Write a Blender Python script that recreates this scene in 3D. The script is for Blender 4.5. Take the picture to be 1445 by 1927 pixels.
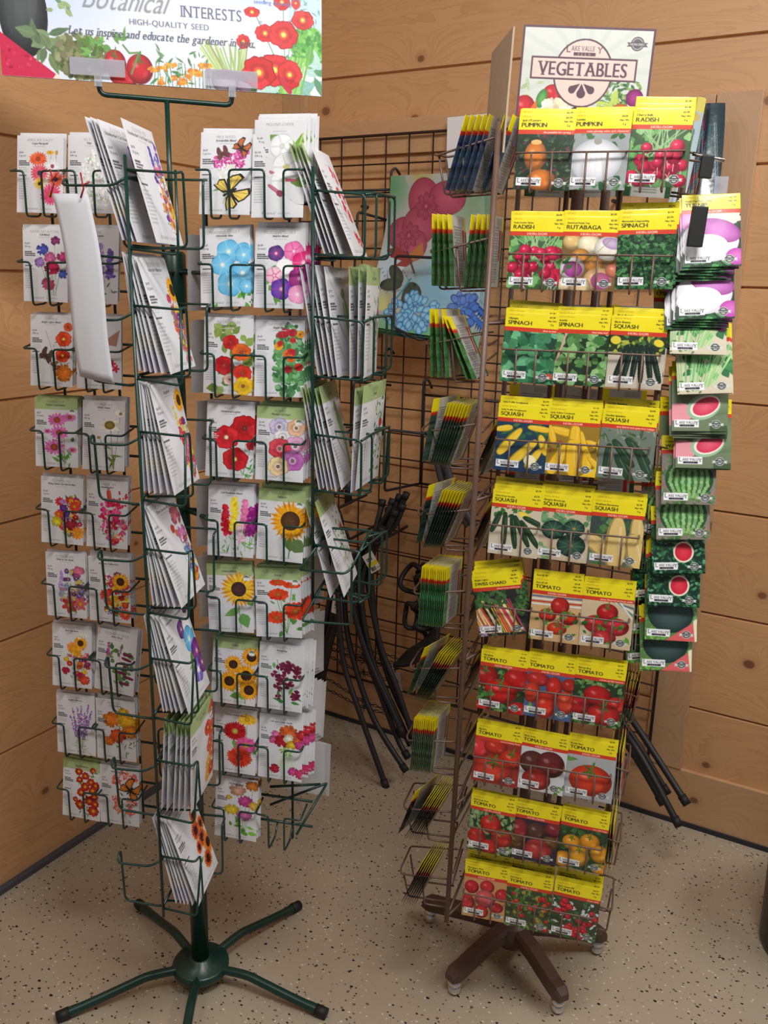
import bpy, bmesh, math, random
import numpy as np
from mathutils import Vector, Matrix, Euler
random.seed(7); RNG = np.random.default_rng(11)
R = math.radians
for o in list(bpy.data.objects): bpy.data.objects.remove(o)
SC = bpy.context.scene
COL = SC.collection

# ------------------------------------------------------------------ camera
CAM_H, PITCH, ROLL, FPX = 1.5, 15.0, 1.3, 1650.0
cd = bpy.data.cameras.new('camera'); cam = bpy.data.objects.new('camera', cd); COL.objects.link(cam)
cd.sensor_fit = 'VERTICAL'; cd.sensor_height = 24.0; cd.lens = FPX / 1927 * 24.0
cd.clip_start = 0.02; cd.clip_end = 50
cam.matrix_world = Matrix.Translation((0, 0, CAM_H)) @ Matrix.Rotation(R(90 - PITCH), 4, 'X') @ Matrix.Rotation(R(ROLL), 4, 'Z')
SC.camera = cam

# ------------------------------------------------------------------ colour management, world, lights
SC.view_settings.view_transform = 'Standard'; SC.view_settings.look = 'None'
SC.view_settings.gamma = 1.0; SC.view_settings.exposure = 0.0; SC.view_settings.use_curve_mapping = False
wd = bpy.data.worlds.new('world'); SC.world = wd; wd.use_nodes = True
wd.node_tree.nodes['Background'].inputs['Color'].default_value = (0.93, 0.96, 1.0, 1)
wd.node_tree.nodes['Background'].inputs['Strength'].default_value = 0.14

def area(name, loc, target, sx, sy, power, col=(1, 0.98, 0.95)):
    l = bpy.data.lights.new(name, 'AREA'); l.shape = 'RECTANGLE'; l.size = sx; l.size_y = sy
    l.energy = power; l.color = col
    o = bpy.data.objects.new(name, l); COL.objects.link(o); o.location = loc
    d = Vector(target) - Vector(loc); o.rotation_euler = d.to_track_quat('-Z', 'Y').to_euler()
    return o
area('ceiling_light_near', (0.35, 0.35, 2.75), (0.1, 1.3, 0.6), 0.9, 0.25, 34)
area('ceiling_light_side', (1.9, 0.9, 2.7), (0.6, 1.8, 0.8), 1.2, 0.3, 22)
area('ceiling_light_left', (-1.2, 0.4, 2.7), (-0.4, 1.6, 0.8), 1.2, 0.3, 8)

# ------------------------------------------------------------------ helpers: naming
def tag(o, label=None, cat=None, group=None, kind=None):
    if label: o['label'] = label
    if cat: o['category'] = cat
    if group: o['group'] = group
    if kind: o['kind'] = kind
    return o
def empty(name, loc=(0, 0, 0), rz=0.0):
    o = bpy.data.objects.new(name, None); COL.objects.link(o); o.location = loc; o.rotation_euler = (0, 0, rz)
    o.empty_display_size = 0.05
    return o
def link(name, me, parent=None, loc=None, rot=None):
    o = bpy.data.objects.new(name, me); COL.objects.link(o)
    if parent: o.parent = parent
    if loc is not None: o.location = loc
    if rot is not None: o.rotation_euler = rot
    return o

# ------------------------------------------------------------------ materials
def lin(c):
    c = np.asarray(c, float) / 255.0
    return np.where(c <= 0.04045, c / 12.92, ((c + 0.055) / 1.055) ** 2.4)
def rgba(c): return tuple(lin(c)) + (1.0,)
def mat(name, col, rough=0.5, metal=0.0, noise=0.0, nscale=40, spec=0.5, coat=0.0, bump=0.0):
    m = bpy.data.materials.new(name); m.use_nodes = True; nt = m.node_tree; b = nt.nodes['Principled BSDF']
    b.inputs['Base Color'].default_value = rgba(col); b.inputs['Roughness'].default_value = rough
    b.inputs['Metallic'].default_value = metal; b.inputs['Specular IOR Level'].default_value = spec
    b.inputs['Coat Weight'].default_value = coat
    tc = nt.nodes.new('ShaderNodeTexCoord'); n = nt.nodes.new('ShaderNodeTexNoise'); n.inputs['Scale'].default_value = nscale
    n.inputs['Detail'].default_value = 4
    nt.links.new(tc.outputs['Object'], n.inputs['Vector'])
    if noise:
        mx = nt.nodes.new('ShaderNodeMix'); mx.data_type = 'RGBA'
        a = rgba(np.clip(np.array(col) * (1 - noise), 0, 255)); c2 = rgba(np.clip(np.array(col) * (1 + noise), 0, 255))
        mx.inputs[6].default_value = a; mx.inputs[7].default_value = c2
        nt.links.new(n.outputs['Fac'], mx.inputs[0]); nt.links.new(mx.outputs[2], b.inputs['Base Color'])
    if bump:
        bp = nt.nodes.new('ShaderNodeBump'); bp.inputs['Strength'].default_value = bump; bp.inputs['Distance'].default_value = 0.002
        nt.links.new(n.outputs['Fac'], bp.inputs['Height']); nt.links.new(bp.outputs['Normal'], b.inputs['Normal'])
    return m
def print_mat(name, rough, coat=0.0, spec=0.5, bump=0.15, bscale=30):
    m = bpy.data.materials.new(name); m.use_nodes = True; nt = m.node_tree; b = nt.nodes['Principled BSDF']
    at = nt.nodes.new('ShaderNodeAttribute'); at.attribute_name = 'Print'
    nt.links.new(at.outputs['Color'], b.inputs['Base Color'])
    b.inputs['Roughness'].default_value = rough; b.inputs['Coat Weight'].default_value = coat
    b.inputs['Specular IOR Level'].default_value = spec
    tc = nt.nodes.new('ShaderNodeTexCoord'); n = nt.nodes.new('ShaderNodeTexNoise'); n.inputs['Scale'].default_value = bscale
    nt.links.new(tc.outputs['Object'], n.inputs['Vector'])
    bp = nt.nodes.new('ShaderNodeBump'); bp.inputs['Strength'].default_value = bump; bp.inputs['Distance'].default_value = 0.004
    nt.links.new(n.outputs['Fac'], bp.inputs['Height']); nt.links.new(bp.outputs['Normal'], b.inputs['Normal'])
    return m
M_GREEN = mat('green_enamel', (14, 52, 44), 0.32, 0.0, 0.15, 60)
M_BROWN = mat('brown_enamel', (98, 74, 62), 0.42, 0.0, 0.12, 60)
M_BROWND = mat('brown_enamel_base', (78, 56, 46), 0.45, 0.0, 0.15, 30)
M_BLACK = mat('black_powder_coat', (30, 30, 32), 0.5, 0.0, 0.2, 90, bump=0.1)
M_GRID = mat('dark_bronze_wire', (48, 36, 31), 0.5, 0.0, 0.15, 60)
M_BLACKCAP = mat('black_rubber', (24, 25, 25), 0.6, 0.0, 0.1, 80)
M_CHROME = mat('chrome', (215, 215, 218), 0.12, 1.0, 0.03, 50)
M_PAPER = mat('white_paper', (198, 198, 203), 0.8, 0.0, 0.03, 25, bump=0.2)
M_CLEAR = mat('frosted_plastic', (196, 196, 206), 0.3, 0.0, 0.03, 40)
M_CLEAR.node_tree.nodes['Principled BSDF'].inputs['Alpha'].default_value = 0.5
M_CARD = mat('cardboard', (176, 156, 132), 0.8, 0.0, 0.06, 50)
P_BI = print_mat('printed_matte_paper', 0.5, 0.0, 0.4)
P_LV = print_mat('printed_glossy_paper', 0.34, 0.15, 0.5)
P_SIGN = print_mat('printed_board', 0.45, 0.0, 0.4, 0.03)
P_GLASS = print_mat('painted_glass', 0.2, 0.5, 0.6, 0.18, 40)

# ------------------------------------------------------------------ mesh helpers
def tube_into(bm, pts, r, seg=7, caps=True):
    pts = [Vector(p) for p in pts]; n = len(pts); rings = []
    t0 = (pts[1] - pts[0]).normalized(); ref = Vector((0, 0, 1)) if abs(t0.z) < 0.9 else Vector((1, 0, 0))
    nx = t0.cross(ref).normalized()
    for i, p in enumerate(pts):
        if i == 0: t = pts[1] - pts[0]
        elif i == n - 1: t = pts[-1] - pts[-2]
        else: t = (pts[i + 1] - p).normalized() + (p - pts[i - 1]).normalized()
        t.normalize(); nx = (nx - t * nx.dot(t))
        if nx.length < 1e-6: nx = t.orthogonal()
        nx.normalize(); ny = t.cross(nx)
        rr = r[i] if isinstance(r, (list, tuple)) else r
        rings.append([bm.verts.new(p + (nx * math.cos(a) + ny * math.sin(a)) * rr) for a in [2 * math.pi * k / seg for k in range(seg)]])
    for i in range(n - 1):
        for k in range(seg):
            f = bm.faces.new((rings[i][k], rings[i][(k + 1) % seg], rings[i + 1][(k + 1) % seg], rings[i + 1][k])); f.smooth = True
    if caps:
        bm.faces.new(list(reversed(rings[0]))); bm.faces.new(rings[-1])
def rounded(pts, rad, k=4):
    pts = [Vector(p) for p in pts]; out = [pts[0]]
    for i in range(1, len(pts) - 1):
        a, b, c = pts[i - 1], pts[i], pts[i + 1]
        d1 = (a - b); d2 = (c - b); r = min(rad, d1.length * 0.45, d2.length * 0.45)
        p1 = b + d1.normalized() * r; p2 = b + d2.normalized() * r
        for j in range(k + 1):
            t = j / k; out.append(p1 * (1 - t) ** 2 + b * 2 * t * (1 - t) + p2 * t * t)
    out.append(pts[-1]); return out
def smooth_path(pts, k=6):
    pts = [Vector(p) for p in pts]; out = []
    for i in range(len(pts) - 1):
        p0 = pts[max(i - 1, 0)]; p1 = pts[i]; p2 = pts[i + 1]; p3 = pts[min(i + 2, len(pts) - 1)]
        for j in range(k):
            t = j / k
            out.append(0.5 * ((2 * p1) + (p2 - p0) * t + (2 * p0 - 5 * p1 + 4 * p2 - p3) * t * t + (3 * p1 - p0 - 3 * p2 + p3) * t ** 3))
    out.append(pts[-1]); return out
def finish(name, bm, m, parent=None, loc=None, rot=None):
    me = bpy.data.meshes.new(name); bm.normal_update(); bm.to_mesh(me); bm.free()
    if m: me.materials.append(m)
    return link(name, me, parent, loc, rot)
def wires(name, paths, r, m, parent=None, rad=0.006, seg=6, loc=None, rot=None):
    bm = bmesh.new()
    for p in paths: tube_into(bm, rounded(p, rad, 3) if rad else p, r, seg)
    return finish(name, bm, m, parent, loc, rot)
def box_into(bm, x0, x1, y0, y1, z0, z1, bev=0.0):
    vs = [bm.verts.new(v) for v in [(x0, y0, z0), (x1, y0, z0), (x1, y1, z0), (x0, y1, z0), (x0, y0, z1), (x1, y0, z1), (x1, y1, z1), (x0, y1, z1)]]
    fs = [bm.faces.new([vs[i] for i in f]) for f in [(0, 3, 2, 1), (4, 5, 6, 7), (0, 1, 5, 4), (1, 2, 6, 5), (2, 3, 7, 6), (3, 0, 4, 7)]]
    if bev:
        es = list({e for f in fs for e in f.edges}); bmesh.ops.bevel(bm, geom=es, offset=bev, segments=2, affect='EDGES', profile=0.7)
def box(name, x0, x1, y0, y1, z0, z1, m, parent=None, bev=0.0, loc=None, rot=None):
    bm = bmesh.new(); box_into(bm, x0, x1, y0, y1, z0, z1, bev); return finish(name, bm, m, parent, loc, rot)
def lathe(name, prof, m, parent=None, seg=28, loc=None, rot=None):
    bm = bmesh.new(); rings = []
    for (r, z) in prof: rings.append([bm.verts.new((r * math.cos(2 * math.pi * k / seg), r * math.sin(2 * math.pi * k / seg), z)) for k in range(seg)])
    for i in range(len(prof) - 1):
        for k in range(seg):
            f = bm.faces.new((rings[i][k], rings[i][(k + 1) % seg], rings[i + 1][(k + 1) % seg], rings[i + 1][k])); f.smooth = True
    bm.faces.new(list(reversed(rings[0]))); bm.faces.new(rings[-1])
    return finish(name, bm, m, parent, loc, rot)

# ------------------------------------------------------------------ glyph bitmaps (built-in font)
GL = {}; EM = 56
def glyph(ch, serif=False):
    key = (ch, serif)
    if key in GL: return GL[key]
    if ch == ' ': GL[key] = (None, 0, 0, 0.27); return GL[key]
    cu = bpy.data.curves.new('glyph', 'FONT'); cu.body = ch; cu.size = 1.0; cu.resolution_u = 4
    ob = bpy.data.objects.new('glyph', cu); COL.objects.link(ob)
    dg = bpy.context.evaluated_depsgraph_get(); ev = ob.evaluated_get(dg); me = ev.to_mesh()
    me.calc_loop_triangles()
    V = np.array([v.co[:2] for v in me.vertices]) if len(me.vertices) else np.zeros((3, 2))
    T = np.array([t.vertices[:] for t in me.loop_triangles]) if len(me.loop_triangles) else np.zeros((0, 3), int)
    ev.to_mesh_clear(); bpy.data.objects.remove(ob); bpy.data.curves.remove(cu)
    x0 = V[:, 0].min(); x1 = V[:, 0].max(); pad = 6
    Wd = int((x1 - x0) * EM) + 2 * pad + 2; Hh = int(1.25 * EM)      # baseline at row 0.85*EM
    A = np.zeros((Hh, Wd), bool); base = 0.9 * EM
    P = np.stack([(V[:, 0] - x0) * EM + pad, base - V[:, 1] * EM], 1)
    for t in T:
        a, b, c = P[t]; xa = int(max(min(a[0], b[0], c[0]), 0)); xb = int(min(max(a[0], b[0], c[0]) + 2, Wd)); ya = int(max(min(a[1], b[1], c[1]), 0)); yb = int(min(max(a[1], b[1], c[1]) + 2, Hh))
        if xb <= xa or yb <= ya: continue
        X, Y = np.meshgrid(np.arange(xa, xb) + .5, np.arange(ya, yb) + .5)
        def ed(p, q): return (q[0] - p[0]) * (Y - p[1]) - (q[1] - p[1]) * (X - p[0])
        e1, e2, e3 = ed(a, b), ed(b, c), ed(c, a)
        A[ya:yb, xa:xb] |= ((e1 >= -1e-6) & (e2 >= -1e-6) & (e3 >= -1e-6)) | ((e1 <= 1e-6) & (e2 <= 1e-6) & (e3 <= 1e-6))
    if serif:
        rows = np.where(A.any(1))[0]
        if len(rows):
            for rr, sgn in ((rows[0], 1), (rows[-1], -1)):
                line = A[min(max(rr + sgn * 3, 0), Hh - 1)].astype(int); d = np.diff(np.concatenate([[0], line, [0]]))
                for s, e in zip(np.where(d == 1)[0], np.where(d == -1)[0]):
                    if e - s < 0.2 * EM:
                        q0, q1 = max(s - 4, 0), min(e + 4, Wd)
                        lo, hi = (rr, rr + 3) if sgn > 0 else (rr - 2, rr + 1)
                        A[max(lo, 0):hi, q0:q1] = True
    GL[key] = (A.astype(np.float32), pad / EM, Wd / EM, (x1 - x0) + 0.085)
    return GL[key]

# ------------------------------------------------------------------ a little print shop: canvases in millimetres
class Art:
    def __init__(s, w, h, cell=0.8, bg=(255, 255, 255), seed=0):
        s.w, s.h = w, h; s.nx = int(round(w / cell)) + 1; s.ny = int(round(h / cell)) + 1
        s.W, s.H = s.nx * 2, s.ny * 2; s.k = s.W / w; s.A = np.zeros((s.H, s.W, 3), np.float32); s.A[:] = bg
        s.fs = 1.0; s.r = random.Random(seed); s.clip = (0, 0, w, h)
    def _box(s, x0, y0, x1, y1):
        cx0, cy0, cx1, cy1 = s.clip
        x0, y0, x1, y1 = max(x0, cx0), max(y0, cy0), min(x1, cx1), min(y1, cy1)
        a, b, c, d = int(max(x0 * s.k, 0)), int(max(y0 * s.k, 0)), int(min(math.ceil(x1 * s.k), s.W)), int(min(math.ceil(y1 * s.k), s.H))
        if c <= a or d <= b: return None
        X, Y = np.meshgrid((np.arange(a, c) + .5) / s.k, (np.arange(b, d) + .5) / s.k)
        return a, b, c, d, X, Y
    def _mix(s, bx, m, col):
        a, b, c, d = bx[:4]; v = s.A[b:d, a:c]; m = m[..., None].astype(np.float32)
        v *= (1 - m); v += m * col
    def rect(s, x0, y0, x1, y1, c, al=1.0):
        bx = s._box(x0, y0, x1, y1)
        if bx: s._mix(bx, np.full(bx[4].shape, al), np.array(c, np.float32))
    def ell(s, x, y, rx, ry=None, ang=0, c=(0, 0, 0), c2=None, al=1.0, p=1.5, off=(0, 0)):
        ry = ry or rx; q = max(rx, ry); bx = s._box(x - q, y - q, x + q, y + q)
        if not bx: return
        X, Y = bx[4] - x, bx[5] - y; ca, sa = math.cos(ang), math.sin(ang)
        U = (X * ca + Y * sa) / rx; V = (-X * sa + Y * ca) / ry; D = U * U + V * V
        m = (D <= 1) * al
        if c2 is None: col = np.array(c, np.float32)
        else:
            E = np.clip(((U - off[0]) ** 2 + (V - off[1]) ** 2), 0, 1) ** (p / 2); col = np.array(c2, np.float32) * (1 - E[..., None]) + np.array(c, np.float32) * E[..., None]
        s._mix(bx, m, col)
    def poly(s, pts, c, al=1.0):
        xs = [p[0] for p in pts]; ys = [p[1] for p in pts]; bx = s._box(min(xs), min(ys), max(xs), max(ys))
        if not bx: return
        X, Y = bx[4], bx[5]; m = np.zeros(X.shape, bool); n = len(pts)
        for i in range(n):
            (xa, ya), (xb, yb) = pts[i], pts[(i + 1) % n]
            if ya == yb: continue
            m ^= ((ya > Y) != (yb > Y)) & (X < (xb - xa) * (Y - ya) / (yb - ya) + xa)
        s._mix(bx, m * al, np.array(c, np.float32))
    def line(s, pts, w, c, al=1.0):
        for (xa, ya), (xb, yb) in zip(pts[:-1], pts[1:]):
            bx = s._box(min(xa, xb) - w, min(ya, yb) - w, max(xa, xb) + w, max(ya, yb) + w)
            if not bx: continue
            dx, dy = xb - xa, yb - ya; L = dx * dx + dy * dy + 1e-9
            t = np.clip(((bx[4] - xa) * dx + (bx[5] - ya) * dy) / L, 0, 1)
            D = np.hypot(bx[4] - xa - t * dx, bx[5] - ya - t * dy)
            s._mix(bx, (D <= w / 2) * al, np.array(c, np.float32))
    def text(s, x, y, t, size, c, anchor='l', serif=False, shear=0.0, bold=0.0, al=1.0, track=0.0, ang=0.0, wx=1.0):
        adv = [(glyph(ch, serif)[3] + track) * size * wx for ch in t]; tot = sum(adv)
        if anchor == 'c': x -= tot / 2 * math.cos(ang); y += tot / 2 * math.sin(ang) * -1
        if anchor == 'r': x -= tot
        px = 0.0; ca, sa = math.cos(ang), math.sin(ang); off = np.array([-.33, 0, .33]) / s.k
        for ch, ad in zip(t, adv):
            B, pad, gw, _ = glyph(ch, serif)
            if B is not None:
                gx, gy = x + px * ca, y + px * sa; q = max(gw * wx, 1.3) * size + 1
                bx = s._box(gx - q, gy - q, gx + q, gy + q)
                if bx:
                    acc = np.zeros(bx[4].shape, np.float32)
                    for ox in off:
                        for oy in off:
                            X = bx[4] + ox - gx; Y = bx[5] + oy - gy; Xr = X * ca + Y * sa; Yr = -X * sa + Y * ca
                            best = 0
                            for bo in ((0,) if not bold else (-bold / 2, bold / 2)):
                                u = ((Xr + Yr * shear + bo) / size / wx + pad) * EM; v = (Yr / size + 0.9) * EM
                                ui = u.astype(int); vi = v.astype(int); ok = (u >= 0) & (v >= 0) & (ui < B.shape[1]) & (vi < B.shape[0])
                                best = np.maximum(best, np.where(ok, B[np.clip(vi, 0, B.shape[0] - 1), np.clip(ui, 0, B.shape[1] - 1)], 0))
                            acc += best
                    s._mix(bx, acc / 9 * al, np.array(c, np.float32))
            px += ad
    def get(s):
        a = s.A.reshape(s.ny, 2, s.nx, 2, 3).mean((1, 3)); return lin(np.clip(a, 0, 255))
    # --- drawing vocabulary
    def jit(s, c, j=14): 
        d = s.r.uniform(-j, j); return tuple(min(255, max(0, v + d + s.r.uniform(-j / 3, j / 3))) for v in c)
    def daisy(s, x, y, r, c, n=13, cc=(235, 180, 40), cr=.26, w=.17, sq=1.0, inner=None, ang=0.0):
        r *= s.fs
        ca0 = s.r.random()
        for k in range(n):
            a = 2 * math.pi * (k + ca0) / n; L = r * s.r.uniform(.9, 1.05)
            dx, dy = math.cos(a) * L * .56, math.sin(a) * L * .56 * sq
            aa = math.atan2(dy, dx); f = math.hypot(dx, dy) / (.56 * L + 1e-9)
            s.ell(x + dx, y + dy, L * .45 * max(f, .4), r * w, aa, s.jit(c, 20), inner or s.jit(c, 10), off=(-.8, 0))
            s.line([(x + dx * .5, y + dy * .5), (x + dx * 1.6, y + dy * 1.6)], r * .03 + .15, tuple(v * .8 for v in c), .5)
        s.ell(x, y, r * cr, r * cr * (.5 + .5 * sq), 0, tuple(v * .7 for v in cc), cc)
    def sunflower(s, x, y, r, c=(245, 180, 20), cc=(70, 40, 20), cr=.42):
        r *= s.fs
        for q, cj in ((1.0, (225, 140, 15)), (.86, c)):
            for k in range(22):
                a = 2 * math.pi * (k + .5 * (q < 1) + s.r.uniform(-.2, .2)) / 22
                s.poly([(x + math.cos(a + d) * r * q * f, y + math.sin(a + d) * r * q * f) for d, f in ((-.16, .35), (-.1, .75), (0, 1.02), (.1, .75), (.16, .35))], s.jit(cj, 14))
        s.ell(x, y, r * cr, None, 0, tuple(v * .7 for v in cc), cc)
        for k in range(26):
            a = s.r.uniform(0, 6.28); q = r * cr * math.sqrt(s.r.random()) * .9; s.ell(x + math.cos(a) * q, y + math.sin(a) * q, .35, None, 0, tuple(min(255, v * 1.5 + 20) for v in cc))
    def poppy(s, x, y, r, c, cc=(40, 30, 30), n=5, sq=.9, eye=None):
        r *= s.fs; a0 = s.r.uniform(0, 6)
        for k in range(n):
            a = a0 + 2 * math.pi * k / n; cj = s.jit(c, 16); ph = s.r.uniform(0, 6)
            for q, f in ((1.0, .74), (.93, 1.0), (.6, .88)):
                s.poly([(x, y)] + [(x + math.cos(a + d) * r * q * (1 - .35 * abs(d) ** 3 + .045 * math.sin(9 * d + ph)), y + math.sin(a + d) * r * q * sq * (1 - .35 * abs(d) ** 3 + .045 * math.sin(9 * d + ph))) for d in np.linspace(-.85, .85, 11)], tuple(v * f for v in cj))
            for d in (-.5, -.25, 0, .25, .5): s.line([(x, y), (x + math.cos(a + d) * r * .85, y + math.sin(a + d) * r * .85 * sq)], .3, tuple(v * .72 for v in c), .4)
        if eye: s.ell(x, y, r * .34, None, 0, c, eye)
        s.ell(x, y, r * .16, None, 0, cc, tuple(min(255, v + 60) for v in cc))
        for k in range(9): q = s.r.uniform(0, 6.28); s.ell(x + math.cos(q) * r * .2, y + math.sin(q) * r * .2 * sq, .35, None, 0, cc)
    def trumpet(s, x, y, r, c, cc=(255, 250, 235), star=None):
        r *= 1 + (s.fs - 1) * .45
        pts = [(x + math.cos(a) * r * (1 + .05 * math.cos(5 * a)), y + math.sin(a) * r * .95 * (1 + .05 * math.cos(5 * a))) for a in [k * .2 for k in range(32)]]
        s.poly(pts, tuple(v * .86 for v in c)); s.ell(x, y, r * .93, r * .88, 0, c, tuple(min(255, v * .8 + 60) for v in c), p=1.2)
        for k in range(5):
            a = k * 1.257 + .6; s.line([(x, y), (x + math.cos(a) * r * .9, y + math.sin(a) * r * .9)], r * .12, star or tuple(min(255, v * .85 + 25) for v in c), .65)
        s.ell(x, y, r * .24, None, 0, star or c, cc)
    def mum(s, x, y, r, c, sq=.85):
        r *= s.fs
        for q in (1, .8, .6, .4, .22):
            for k in range(int(16 * q) + 5):
                a = s.r.uniform(0, 6.28); s.ell(x + math.cos(a) * r * q * .8, y + math.sin(a) * r * q * .8 * sq, r * .24, r * .15, a, s.jit(tuple(v * (.75 + .3 * (1 - q)) for v in c), 18))
    def leaf(s, x, y, L, w, a, c=(70, 130, 50)):
        ca, sa = math.cos(a), math.sin(a)
        def T(u, v): return (x + u * ca - v * sa, y + u * sa + v * ca)
        s.poly([T(0, 0), T(L * .25, w * .45), T(L * .5, w * .5), T(L * .8, w * .22), T(L, 0), T(L * .8, -w * .22), T(L * .5, -w * .5), T(L * .25, -w * .45)], s.jit(c, 12))
        s.line([T(0, 0), T(L * .95, 0)], .35, tuple(min(255, v * 1.25 + 20) for v in c), .8)
        for q in (.25, .45, .65): 
            s.line([T(L * q, 0), T(L * (q + .12), w * .33)], .25, tuple(v * .8 for v in c), .6); s.line([T(L * q, 0), T(L * (q + .12), -w * .33)], .25, tuple(v * .8 for v in c), .6)
    def stem(s, pts, c=(90, 140, 60), w=.7): s.line(pts, w, c)
    def cluster(s, x, y, rx, ry, n, r, cols):
        q = (1 + s.fs) / 2; rx *= q; ry *= q
        for _ in range(n):
            a = s.r.uniform(0, 6.28); q = math.sqrt(s.r.random()); s.ell(x + math.cos(a) * rx * q, y + math.sin(a) * ry * q, r * s.r.uniform(.6, 1.2), r * s.r.uniform(.5, .9), s.r.uniform(0, 3), s.jit(s.r.choice(cols), 16))
    def spike(s, x0, y0, x1, y1, w, c, n=26, g=(100, 140, 70)):
        s.line([(x0, y0), (x1, y1)], .6, g)
        for k in range(n):
            t = s.r.random(); ww = w * (1 - .65 * t); x = x0 + (x1 - x0) * (.35 + .65 * t) + s.r.uniform(-ww, ww); y = y0 + (y1 - y0) * (.35 + .65 * t)
            s.ell(x, y, w * .42, w * .3, s.r.uniform(0, 3), s.jit(c, 26))
    def butterfly(s, x, y, q, a, c=(225, 130, 40), k=(35, 25, 20)):
        q *= s.fs
        for sg in (-1, 1):
            for wing in (((.0, .1), (.28, 1.25), (.55, 1.28), (.95, 1.0), (1.35, .8), (1.5, .3)), ((1.3, .2), (1.45, .85), (1.8, 1.0), (2.1, .92), (2.25, 1.12), (2.4, .8), (2.7, .4))):
                P_ = [(x + math.cos(a + sg * t) * q * d, y + math.sin(a + sg * t) * q * d) for t, d in wing]
                s.poly([(x, y)] + P_, k); mx_ = sum(p[0] for p in P_) / len(P_); my_ = sum(p[1] for p in P_) / len(P_)
                s.poly([(mx_ + (p[0] - mx_) * .74, my_ + (p[1] - my_) * .74) for p in [(x, y)] + P_], c)
                for p in P_[1:-1]: s.line([(x, y), (x + (p[0] - x) * .96, y + (p[1] - y) * .96)], .45, k)
        s.line([(x - math.cos(a) * q * .4, y - math.sin(a) * q * .4), (x + math.cos(a) * q * .4, y + math.sin(a) * q * .4)], q * .13, k)
    def foliage(s, x0, y0, x1, y1, n, cols, L=7, w=4):
        for _ in range(n): s.leaf(s.r.uniform(x0, x1), s.r.uniform(y0, y1), L * s.r.uniform(.6, 1.3), w * s.r.uniform(.6, 1.2), s.r.uniform(0, 6.28), s.r.choice(cols))
    def bouquet(s, x, y, rx, ry, n, cols, size=5, g=(95, 140, 70)):
        for _ in range(n // 2 + 4):
            a = s.r.uniform(0, 6.28); q = math.sqrt(s.r.random()); s.leaf(x + math.cos(a) * rx * q, y + math.sin(a) * ry * q, size * 1.3, size * .5, s.r.uniform(0, 6.28), s.r.choice([g, (120, 165, 90), (60, 110, 55)]))
            s.stem([(x + math.cos(a) * rx * q, y + math.sin(a) * ry * q), (x + s.r.uniform(-3, 3), y + ry)], g, .45)
        for i in range(n):
            a = s.r.uniform(0, 6.28); q = math.sqrt(s.r.random()); X, Y = x + math.cos(a) * rx * q, y + math.sin(a) * ry * q
            c = s.r.choice(cols); z = size * s.r.uniform(.55, 1.15); t = s.r.random()
            if t < .4: s.daisy(X, Y, z, c, 10, (235, 200, 60) if sum(c) < 560 else (150, 100, 40), sq=s.r.uniform(.6, 1), w=.2)
            elif t < .6: s.mum(X, Y, z * .85, c)
            elif t < .75: s.poppy(X, Y, z * .85, c, (230, 200, 90))
            else: s.cluster(X, Y, z * .8, z * .8, 16, z * .22, [c])
    def tomato(s, x, y, rx, ry=None, c=(214, 40, 28), star=True, ang=0):
        ry = ry or rx * .9; s.ell(x, y, rx, ry, ang, tuple(v * .62 for v in c), c, p=3, off=(-.1, -.15))
        s.ell(x - rx * .3, y - ry * .25, rx * .3, ry * .22, ang + .5, c, tuple(min(255, v * .6 + 115) for v in c), al=.8)
        s.ell(x + rx * .38, y + ry * .3, rx * .2, ry * .3, .6, c, tuple(min(255, v * .8 + 55) for v in c), al=.6)
        if star:
            for k in range(6):
                a = k * 1.05 + s.r.uniform(0, .4); s.leaf(x, y - ry * .62, rx * .5, rx * .12, a * .5 + (0 if k % 2 else 1.6), (60, 110, 40))
            s.line([(x, y - ry * .62), (x + rx * .1, y - ry * 1.15)], rx * .1 + .3, (80, 130, 50))
    def fruit(s, x, y, L, w, a, c, hl=True, neck=0.0):
        ca, sa = math.cos(a), math.sin(a)
        for t in np.linspace(-.5, .5, 15):
            rr = w / 2 * (1 - neck * (.5 - t)) * math.sqrt(max(.12, 1 - (abs(t) * 1.75) ** 3.2 * .9)); s.ell(x + ca * L * t * .9, y + sa * L * t * .9, rr, None, 0, tuple(v * .72 for v in c))
        for t in np.linspace(-.48, .48, 15):
            rr = w / 2 * (1 - neck * (.5 - t)) * math.sqrt(max(.1, 1 - (abs(t) * 1.75) ** 3.2 * .9)) * .84; s.ell(x + ca * L * t * .9 - sa * -.04 * w, y + sa * L * t * .9 - ca * .04 * w, rr, None, 0, c)
        if hl: s.line([(x - ca * L * .33 + sa * w * .16, y - sa * L * .33 - ca * w * .16), (x + ca * L * .28 + sa * w * .16, y + sa * L * .28 - ca * w * .16)], w * .1, tuple(min(255, v * .6 + 105) for v in c), .55)
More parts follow.
